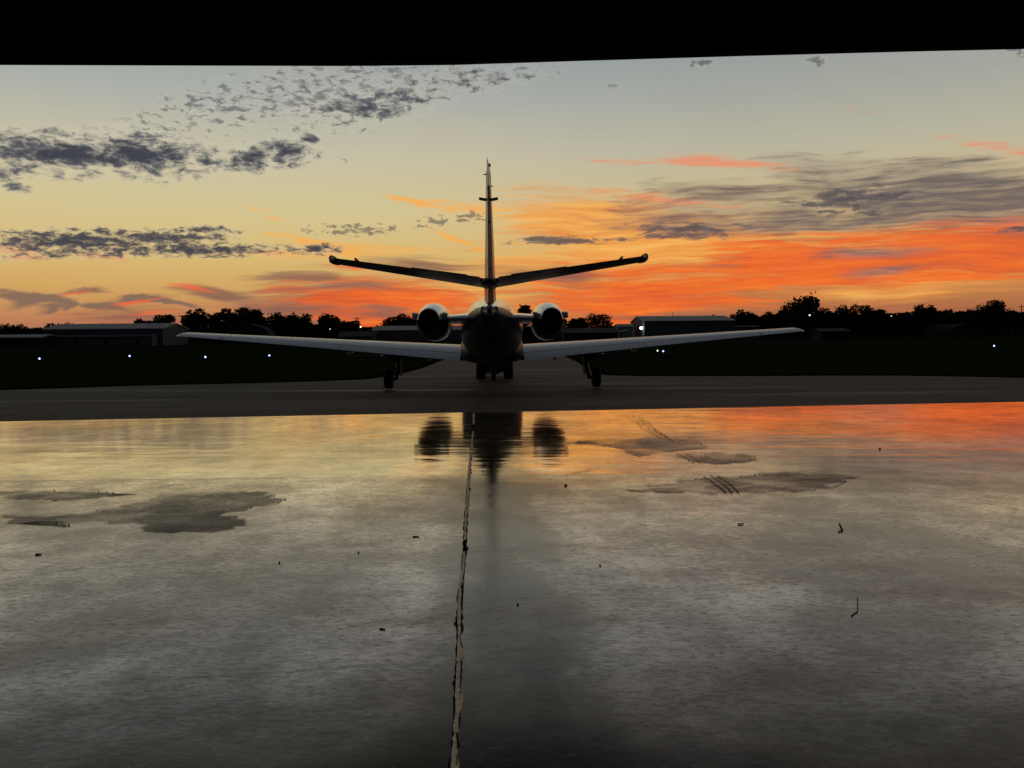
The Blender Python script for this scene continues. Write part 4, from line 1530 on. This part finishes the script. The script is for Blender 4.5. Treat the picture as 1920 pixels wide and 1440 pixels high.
quonset('arched_hangar', 'round roofed grey hangar in front of the tall trees left of the jet', 394, 506, 607, 180, 5, M['bldg_dark'])
quonset('arched_shed', 'faint round roofed shed below the trees at the far right', 1782, 1852, 607, 230, 14, M['bldg_dark'])
D = 150.0
x0, x1 = at(1540, 620, D).x, at(1592, 620, D).x
gable_hall('field_shed', 'small dim shed beyond the right wing tip', 'shed', x0, x1, D, 5, hz(1570, 622, D), hz(1570, 617.5, D + 2.5), M['bldg_dark'], M['roof_dark'])

# left: long hangar with lean-to
D = 160.0
xa, xb = at(82, 620, D).x, at(305, 620, D).x
lh = gable_hall('long_hangar', 'long low grey hangar with a lean-to and three small windows at the left', 'hangar', xa, xb, D, 12.5, hz(200, 617.5, D), hz(200, 608.5, D + 6.2), M['bldg'], M['roof'])
L = xb - xa
e = hz(200, 617.5, D)
lw = L * .965
lt = hz(180, 632, D - 3)
MB().add([(-.4, -3, 0), (lw, -3, 0), (lw, -3, lt), (-.4, -3, lt), (lw, -.02, 0), (lw, -.02, lt + .35), (-.4, -.02, 0), (-.4, -.02, lt + .35)],
         [(0, 1, 2, 3), (1, 4, 5, 2), (0, 3, 7, 6)]).build('lean_to_wall', M['bldg'], lh)
MB().loft([[Vector(p) for p in ((-.6, -3.3, lt), (lw + .2, -3.3, lt), (lw + .2, -.03, lt + .36), (-.6, -.03, lt + .36))],
           [Vector(p) for p in ((-.6, -3.3, lt + .1), (lw + .2, -3.3, lt + .1), (lw + .2, -.03, lt + .46), (-.6, -.03, lt + .46))]]).build('lean_to_roof', M['bldg'], lh)
for px in (142, 197, 259):
    x = at(px, 640, D - 3).x - xa
    opening(lh, 'window', (x, -3.03, hz(px, 640, D - 3)), (.62, .06, .72), M['glass'], M['trim'])
opening(lh, 'door', (L - .35, -.04, .78), (.5, .06, 1.5), M['trim'])
MB().box((L * .14, -.06, hz(115, 622.5, D)), (L * .22, .08, .42)).build('sign_board', M['trim'], lh)
D = 152.0
x0, x1 = at(-60, 635, D).x, at(77, 635, D).x
la = gable_hall('open_shed', 'low shed with a pale flat roof at the left edge', 'shed', x0, x1, D, 6, hz(40, 633.5, D), hz(40, 629, D + 3), M['bldg_dark'], M['roof'])
for k in range(4):
    MB().box((1.2 + k * 3.3, -.12, .8), (.14, .14, 1.6)).build('post', M['trim'], la)


# ------------------------------------------------------------------ trees
def tree_mesh(seed, h, w, kind):
    """crown of leaf clumps over a forked trunk; returns crown and trunk geometry, base at the origin"""
    q = np.random.default_rng(seed)
    tr = MB()
    base_r = h * .022 + .06
    tr.tube((0, 0, -.1), (q.normal(0, .1), q.normal(0, .1), h * .42), base_r, base_r * .7, 8)
    lobes = []
    nl = {'round': 9, 'tall': 8, 'spiky': 10, 'low': 7, 'loose': 9}[kind]
    for i in range(nl):
        a = 2 * PI * i / nl + q.uniform(-.4, .4)
        if kind == 'tall':
            c = np.array([math.cos(a) * w * .17, math.sin(a) * w * .17, h * q.uniform(.30, .84)])
            r = w * q.uniform(.22, .30)
        elif kind == 'low':
            c = np.array([math.cos(a) * w * .30, math.sin(a) * w * .2, h * q.uniform(.25, .72)])
            r = w * q.uniform(.20, .26)
        else:
            k = q.uniform(.12, .34)
            zz = h * (q.uniform(.38, .60) if i % 2 else q.uniform(.60, .84))
            c = np.array([math.cos(a) * w * k, math.sin(a) * w * k, zz])
            r = w * q.uniform(.16, .24) * (.8 if zz > h * .7 else 1)
        r = min(r, h - c[2]) if kind != 'spiky' else min(r, (h - c[2]) * .9)
        lobes.append((c, r))
    lobes.append((np.array([0, 0, h * .52]), w * .30))
    for c, r in lobes[:6]:
        tr.tube((0, 0, h * .30), (c[0] * .9, c[1] * .9, c[2]), base_r * .45, base_r * .12, 6)
    P_, S_ = [], []
    tot = sum(r * r for c, r in lobes)
    for c, r in lobes:
        n = int(4200 * r * r / tot)
        d = q.normal(0, 1, (n, 3))
        d /= np.linalg.norm(d, axis=1)[:, None]
        rad = r * q.uniform(.50, 1.0, n) ** .5
        # twig tufts: shells swell and shrink so the outline is ragged
        lump = 1 + .22 * np.sin(d[:, 0] * 9 + seed) * np.sin(d[:, 1] * 8 + 2) + .18 * np.sin(d[:, 2] * 11 + c[0])
        p = c + d * (rad * lump)[:, None] * np.array([1, 1, .92])
        P_.append(p)
    P_ = np.concatenate(P_)
    if kind == 'spiky':
        k = P_[:, 2] > h * .55
        m = int(k.sum() * .30)
        idx = q.choice(np.nonzero(k)[0], m)
        sp = P_[idx] + np.stack([q.normal(0, .10 * w / 8, m), q.normal(0, .1, m), np.abs(q.normal(0, h * .055, m))], 1)
        P_ = np.concatenate([P_, sp])
    # low skirts so that the trees close up near the ground
    m = 500
    sk = np.stack([q.normal(0, w * .24, m), q.normal(0, w * .15, m), q.uniform(0, h * .40, m)], 1)
    P_ = np.concatenate([P_, sk])
    P_ = P_[P_[:, 2] > .05]
    n = len(P_)
    size = (.21 if kind == 'loose' else .29) * q.uniform(.6, 1.35, n) * (h / 8) ** .5
    u = q.normal(0, 1, (n, 3))
    u /= np.linalg.norm(u, axis=1)[:, None]
    t = q.normal(0, 1, (n, 3))
    v = np.cross(u, t)
    v /= np.linalg.norm(v, axis=1)[:, None]
    u = u * size[:, None]
    v = v * (size * .7)[:, None]
    quad = np.stack([P_ - u, P_ - v * .8, P_ + u, P_ + v], 1).reshape(-1, 3)
    return quad, tr


def quads_object(name, V, mat, parent):
    n = len(V) // 4
    me = bpy.data.meshes.new(name)
    me.vertices.add(len(V))
    me.vertices.foreach_set('co', V.ravel())
    me.loops.add(len(V))
    me.loops.foreach_set('vertex_index', np.arange(len(V), dtype=np.int32))
    me.polygons.add(n)
    me.polygons.foreach_set('loop_start', np.arange(0, len(V), 4, dtype=np.int32))
    me.polygons.foreach_set('loop_total', np.full(n, 4, dtype=np.int32))
    me.update()
    me.validate()
    me.materials.append(mat)
    o = bpy.data.objects.new(name, me)
    COL.objects.link(o)
    o.parent = parent
    return o


TREES = [
    (22, 608, 60, 260, 'low', 'low dark tree over the open shed at the left edge'),
    (62, 611, 40, 262, 'low', 'tiny rounded tree between the open shed and the long hangar'),
    (-25, 604, 60, 262, 'round', 'dark tree cut by the left edge of the view'),
    (112, 605, 62, 240, 'low', 'domed low tree above the left end of the long hangar'),
    (203, 603, 30, 230, 'round', 'small tuft of tree peeping over the middle of the long hangar roof'),
    (272, 594, 44, 215, 'round', 'smaller of the two trees above the right end of the long hangar'),
    (305, 588, 52, 218, 'round', 'larger of the two trees above the right end of the long hangar'),
    (368, 577, 62, 215, 'round', 'broad leafy tree just right of the long hangar gable'),
    (420, 576, 54, 222, 'round', 'middle tree of the clump behind the round roofed hangar'),
    (456, 575, 44, 224, 'tall', 'second tree from the right in the clump behind the round roofed hangar'),
    (480, 573, 42, 216, 'tall', 'rounded tall tree over the right end of the round roofed hangar'),
    (528, 585, 66, 205, 'spiky', 'shaggy tree right of the round roofed hangar, its left half'),
    (560, 587, 62, 210, 'spiky', 'shaggy feathery tree left of the pointed tree, thin twigs on its right'),
    (617, 588, 44, 205, 'spiky', 'pointed tree standing over the low house'),
    (652, 597, 48, 212, 'round', 'rounded tree left of the utility pole'),
    (690, 611, 34, 230, 'low', 'low bushy tree just right of the utility pole'),
    (588, 604, 34, 240, 'low', 'small dark tree in the dip between shaggy and pointed trees'),
    (738, 592, 46, 228, 'round', 'left tree rising behind the pale roofed storage hangar'),
    (770, 587, 56, 226, 'round', 'rounded tree touching the left engine'),
    (826, 590, 60, 232, 'round', 'tree hidden behind the left engine'),
    (980, 567, 40, 230, 'tall', 'square topped tree between the fuselage and the right engine'),
    (1046, 592, 40, 236, 'round', 'tree half covered by the right engine'),
    (1082, 593, 44, 210, 'round', 'left half of the leafy clump right of the right engine'),
    (1120, 587, 66, 206, 'loose', 'leafy open crowned tree between the right engine and the shed'),
    (1248, 592, 26, 290, 'low', 'tiny tree peeping over the left of the lit hangar roof'),
    (1290, 586, 48, 285, 'low', 'bushy tree top over the middle of the lit hangar roof'),
    (1326, 585, 36, 288, 'low', 'rounded tree top over the right part of the lit hangar roof'),
    (1392, 578, 46, 262, 'round', 'round tree at the right end of the lit hangar roof'),
    (1424, 588, 40, 266, 'low', 'low tree behind the grey annex'),
    (1454, 577, 46, 255, 'round', 'tree on the left shoulder of the tallest tree'),
    (1506, 552, 74, 250, 'spiky', 'tallest spiky tree of the right hand row'),
    (1546, 575, 50, 254, 'round', 'tree on the right shoulder of the tallest tree'),
    (1588, 566, 56, 256, 'loose', 'thin crowned tree with sky showing through, right of the tallest'),
    (1636, 571, 52, 250, 'round', 'tree with a flat top right of the thin crowned tree'),
    (1662, 580, 36, 258, 'round', 'small tree before the gap in the right hand row'),
    (1696, 576, 40, 252, 'loose', 'wispy tree right of the gap in the right hand row'),
    (1734, 571, 52, 250, 'spiky', 'ragged tree left of the domed tree'),
    (1768, 582, 40, 256, 'low', 'low tree filling between ragged and domed trees'),
    (1804, 575, 46, 258, 'low', 'domed tree left of the big tree near the right edge'),
    (1862, 563, 72, 250, 'spiky', 'big spiky tree near the right edge'),
    (1903, 578, 44, 256, 'round', 'tree beside the utility pole at the right edge'),
    (1950, 574, 60, 256, 'round', 'tree cut by the right edge of the view'),
]
for k, (px, py, wpx, D, kind, label) in enumerate(TREES):
    p = at(px, py, D)
    h = p.z - GZ
    w = wpx * D / F_PX * 1.08
    name = {'round': 'broadleaf_tree', 'tall': 'tall_tree', 'spiky': 'spiky_tree', 'low': 'bushy_tree', 'loose': 'open_tree'}[kind]
    t = thing(name, label, 'tree', (p.x, D, GZ), 0, 'trees along the airfield edge')
    quad, tr = tree_mesh(100 + k, h, w, kind)
    quads_object('crown', quad, M[('leaf', 'leaf_b', 'leaf_c')[k % 3]], t)
    tr.build('trunk', M['bark'], t)
# far wood closing the horizon behind the single trees
q = np.random.default_rng(77)
n = 110000
xx = q.uniform(-330, 330, n)
yy = q.uniform(300, 340, n)
hh = np.interp(xx, [-330, -175, -120, -85, -60, -46, -38, 28, 36, 60, 78, 95, 330], [4.6, 4.4, 4.6, 5.8, 5.6, 4.2, 3.2, 3.2, 4.4, 4.6, 6.6, 8.0, 8.2]) + .5 * np.sin(xx * .13) + .4 * np.sin(xx * .37) + .3 * np.sin(xx * .9)
zz = hh * q.uniform(0, 1, n) ** .7
Pn = np.stack([xx, yy, zz + GZ], 1)
u = q.normal(0, 1, (n, 3)); u /= np.linalg.norm(u, axis=1)[:, None]
t_ = np.cross(u, q.normal(0, 1, (n, 3))); t_ /= np.linalg.norm(t_, axis=1)[:, None]
sz = q.uniform(.4, 1.0, n)[:, None]
far = quads_object('far_wood', np.stack([Pn - u * sz, Pn - t_ * sz * .7, Pn + u * sz, Pn + t_ * sz * .7], 1).reshape(-1, 3), M['leaf_c'], None)
tag(far, kind='stuff')


# ------------------------------------------------------------------ poles and lights
def utility_pole(px, top, D, label, arms=1):
    p = at(px, top, D)
    t = thing('utility_pole', label, 'utility pole', (p.x, D, GZ))
    h = p.z - GZ
    MB().tube((0, 0, 0), (0, 0, h), .17, .11, 8).build('pole', M['pole'], t)
    for k in range(arms):
        MB().box((0, 0, h - .5 - k * 1.0), (1.9 - k * .6, .14, .14)).build('crossarm', M['pole'], t)
        for x in (-.8 + k * .3, 0, .8 - k * .3):
            MB().tube((x, 0, h - .43 - k), (x, 0, h - .2 - k), .05, .04, 6).build('insulator', M['trim'], t)
    return t


up = utility_pole(669.5, 594, 232, 'thin utility pole with crossarms between trees left of the jet', 2)
MB().tube((0, 0, 3.9), (.9, -.2, 4.1), .05, .05, 6).build('lamp_arm', M['pole'], up)
MB().ball((.95, -.25, hz(671, 613, 232)), .22, 6).build('lamp', M['white_lamp'], up)
utility_pole(1915.5, 572, 245, 'utility pole with one crossarm at the right edge of the view', 1)


def yard_light(px, py, D, r, label):
    p = at(px, py, D)
    t = thing('yard_light', label, 'yard light', (p.x, D, GZ), 0, 'yard lights among the trees')
    h = p.z - GZ
    MB().tube((0, .1, 0), (0, .1, h), .09, .07, 8).build('pole', M['pole'], t)
    MB().box((0, .0, h + .25), (.5, .7, .10)).build('hood', M['trim'], t)
    MB().ball((0, -.05, h), r, 6, .8).build('lamp', M['white_lamp'], t)


yard_light(1518, 591, 236, .22, 'white yard light shining in front of the tallest right hand tree')
yard_light(619, 617, 200, .10, 'dim yard light in the dark below the pointed tree')
yard_light(1671, 592.5, 240, .12, 'faint yard light at the gap in the right hand trees')

EDGE_L = [(74, 672.5, 46, 'blue taxiway light farthest left in the grass'),
          (243, 667.5, 49, 'blue taxiway light in the grass below the lean-to windows of the long hangar'),
          (385, 669.5, 46, 'blue taxiway light below the left wing tip'),
          (505, 666.5, 49, 'blue taxiway light below the left wing, nearest the left main gear'),
          (1243.5, 658.5, 52, 'blue taxiway light under the right wing, right one of the close pair'),
          (1864, 648.5, 55, 'bright blue white taxiway light near the right edge')]
tl = None
for px, py, D, label in EDGE_L:
    p = at(px, py, D)
    h = p.z - GZ
    t = thing('taxiway_light', label, 'taxiway light', (p.x, D, GZ), 0, 'blue taxiway edge lights')
    MB().tube((0, 0, 0), (0, 0, h - .06), .025, .025, 8).build('stake', M['trim'], t)
    MB().tube((0, 0, h - .09), (0, 0, h - .04), .07, .055, 10).build('base', M['trim'], t)
    MB().ball((0, 0, h), .048, 6, 1.15).build('globe', M['blue_lamp'], t)
p = at(1233, 657.5, 70)
t = thing('runway_light', 'small white runway light left of the close pair under the right wing', 'runway light', (p.x, 70, GZ))
MB().tube((0, 0, 0), (0, 0, p.z - GZ - .05), .03, .03, 8).build('stake', M['trim'], t)
MB().ball((0, 0, p.z - GZ), .055, 6).build('globe', M['white_lamp'], t)

# ------------------------------------------------------------------ litter on the hangar floor
rd = random.Random(21)


def crumb(px, py, size, label, name='concrete_crumb', cat='crumb'):
    p = fl(px, py)
    b = MB()
    n = 7
    r0 = [Vector((size * math.cos(2 * PI * i / n) * rd.uniform(.6, 1.1), size * math.sin(2 * PI * i / n) * rd.uniform(.6, 1.1), 0)) for i in range(n)]
    r1 = [Vector((q.x * rd.uniform(.5, .8), q.y * rd.uniform(.5, .8), size * rd.uniform(.6, 1.1))) for q in r0]
    b.loft([r0, r1])
    o = b.build(name, M['debris'], None)
    o.location = (p.x, p.y, floor_z(p.x, p.y) + .0005)
    tag(o, label, cat, 'litter on the hangar floor')


crumb(1061, 911, .012, 'black crumb on the wet floor right of the jet reflection')
crumb(971, 1134, .005, 'black crumb on the floor right of the broken joint sealant')
crumb(1125, 1061, .005, 'tiny crumb on the grey floor right of the fuselage reflection')
crumb(1650, 842, .011, 'dark crumb right of the upper water stains')
crumb(672, 1037, .006, 'tiny crumb on the floor left of the broken joint')
crumb(524, 1056, .006, 'tiny crumb below the right tip of the big left stain')


def twig(pts, r, label, leaf=None):
    P_ = [fl(*q) for q in pts]
    o0 = P_[0]
    b = MB()
    for a, c in zip(P_[:-1], P_[1:]):
        b.tube((a - o0) + Vector((0, 0, r)), (c - o0) + Vector((0, 0, r)), r, r * .8, 6)
    o = b.build('twig', M['debris'], None)
    o.location = (o0.x, o0.y, o0.z)
    tag(o, label, 'twig', 'litter on the hangar floor')


twig([(1574, 983), (1580, 995), (1572, 998)], .0035, 'bent twig on the floor below the longest stain')
twig([(1608, 1122), (1608, 1148), (1600, 1152), (1596, 1157)], .0018, 'thin hooked twig on the grey floor at the right')
twig([(66, 1041), (78, 1040)], .0035, 'short dark twig at the left under the big stain')
twig([(774, 1007), (786, 1007)], .003, 'short dark sliver left of the white joint sealant')
twig([(1384, 984), (1394, 983)], .0035, 'short dark sliver below the longest stain')
twig([(712, 1180), (722, 1181)], .0025, 'short sliver on the floor left of the joint sealant, nearer the viewer')
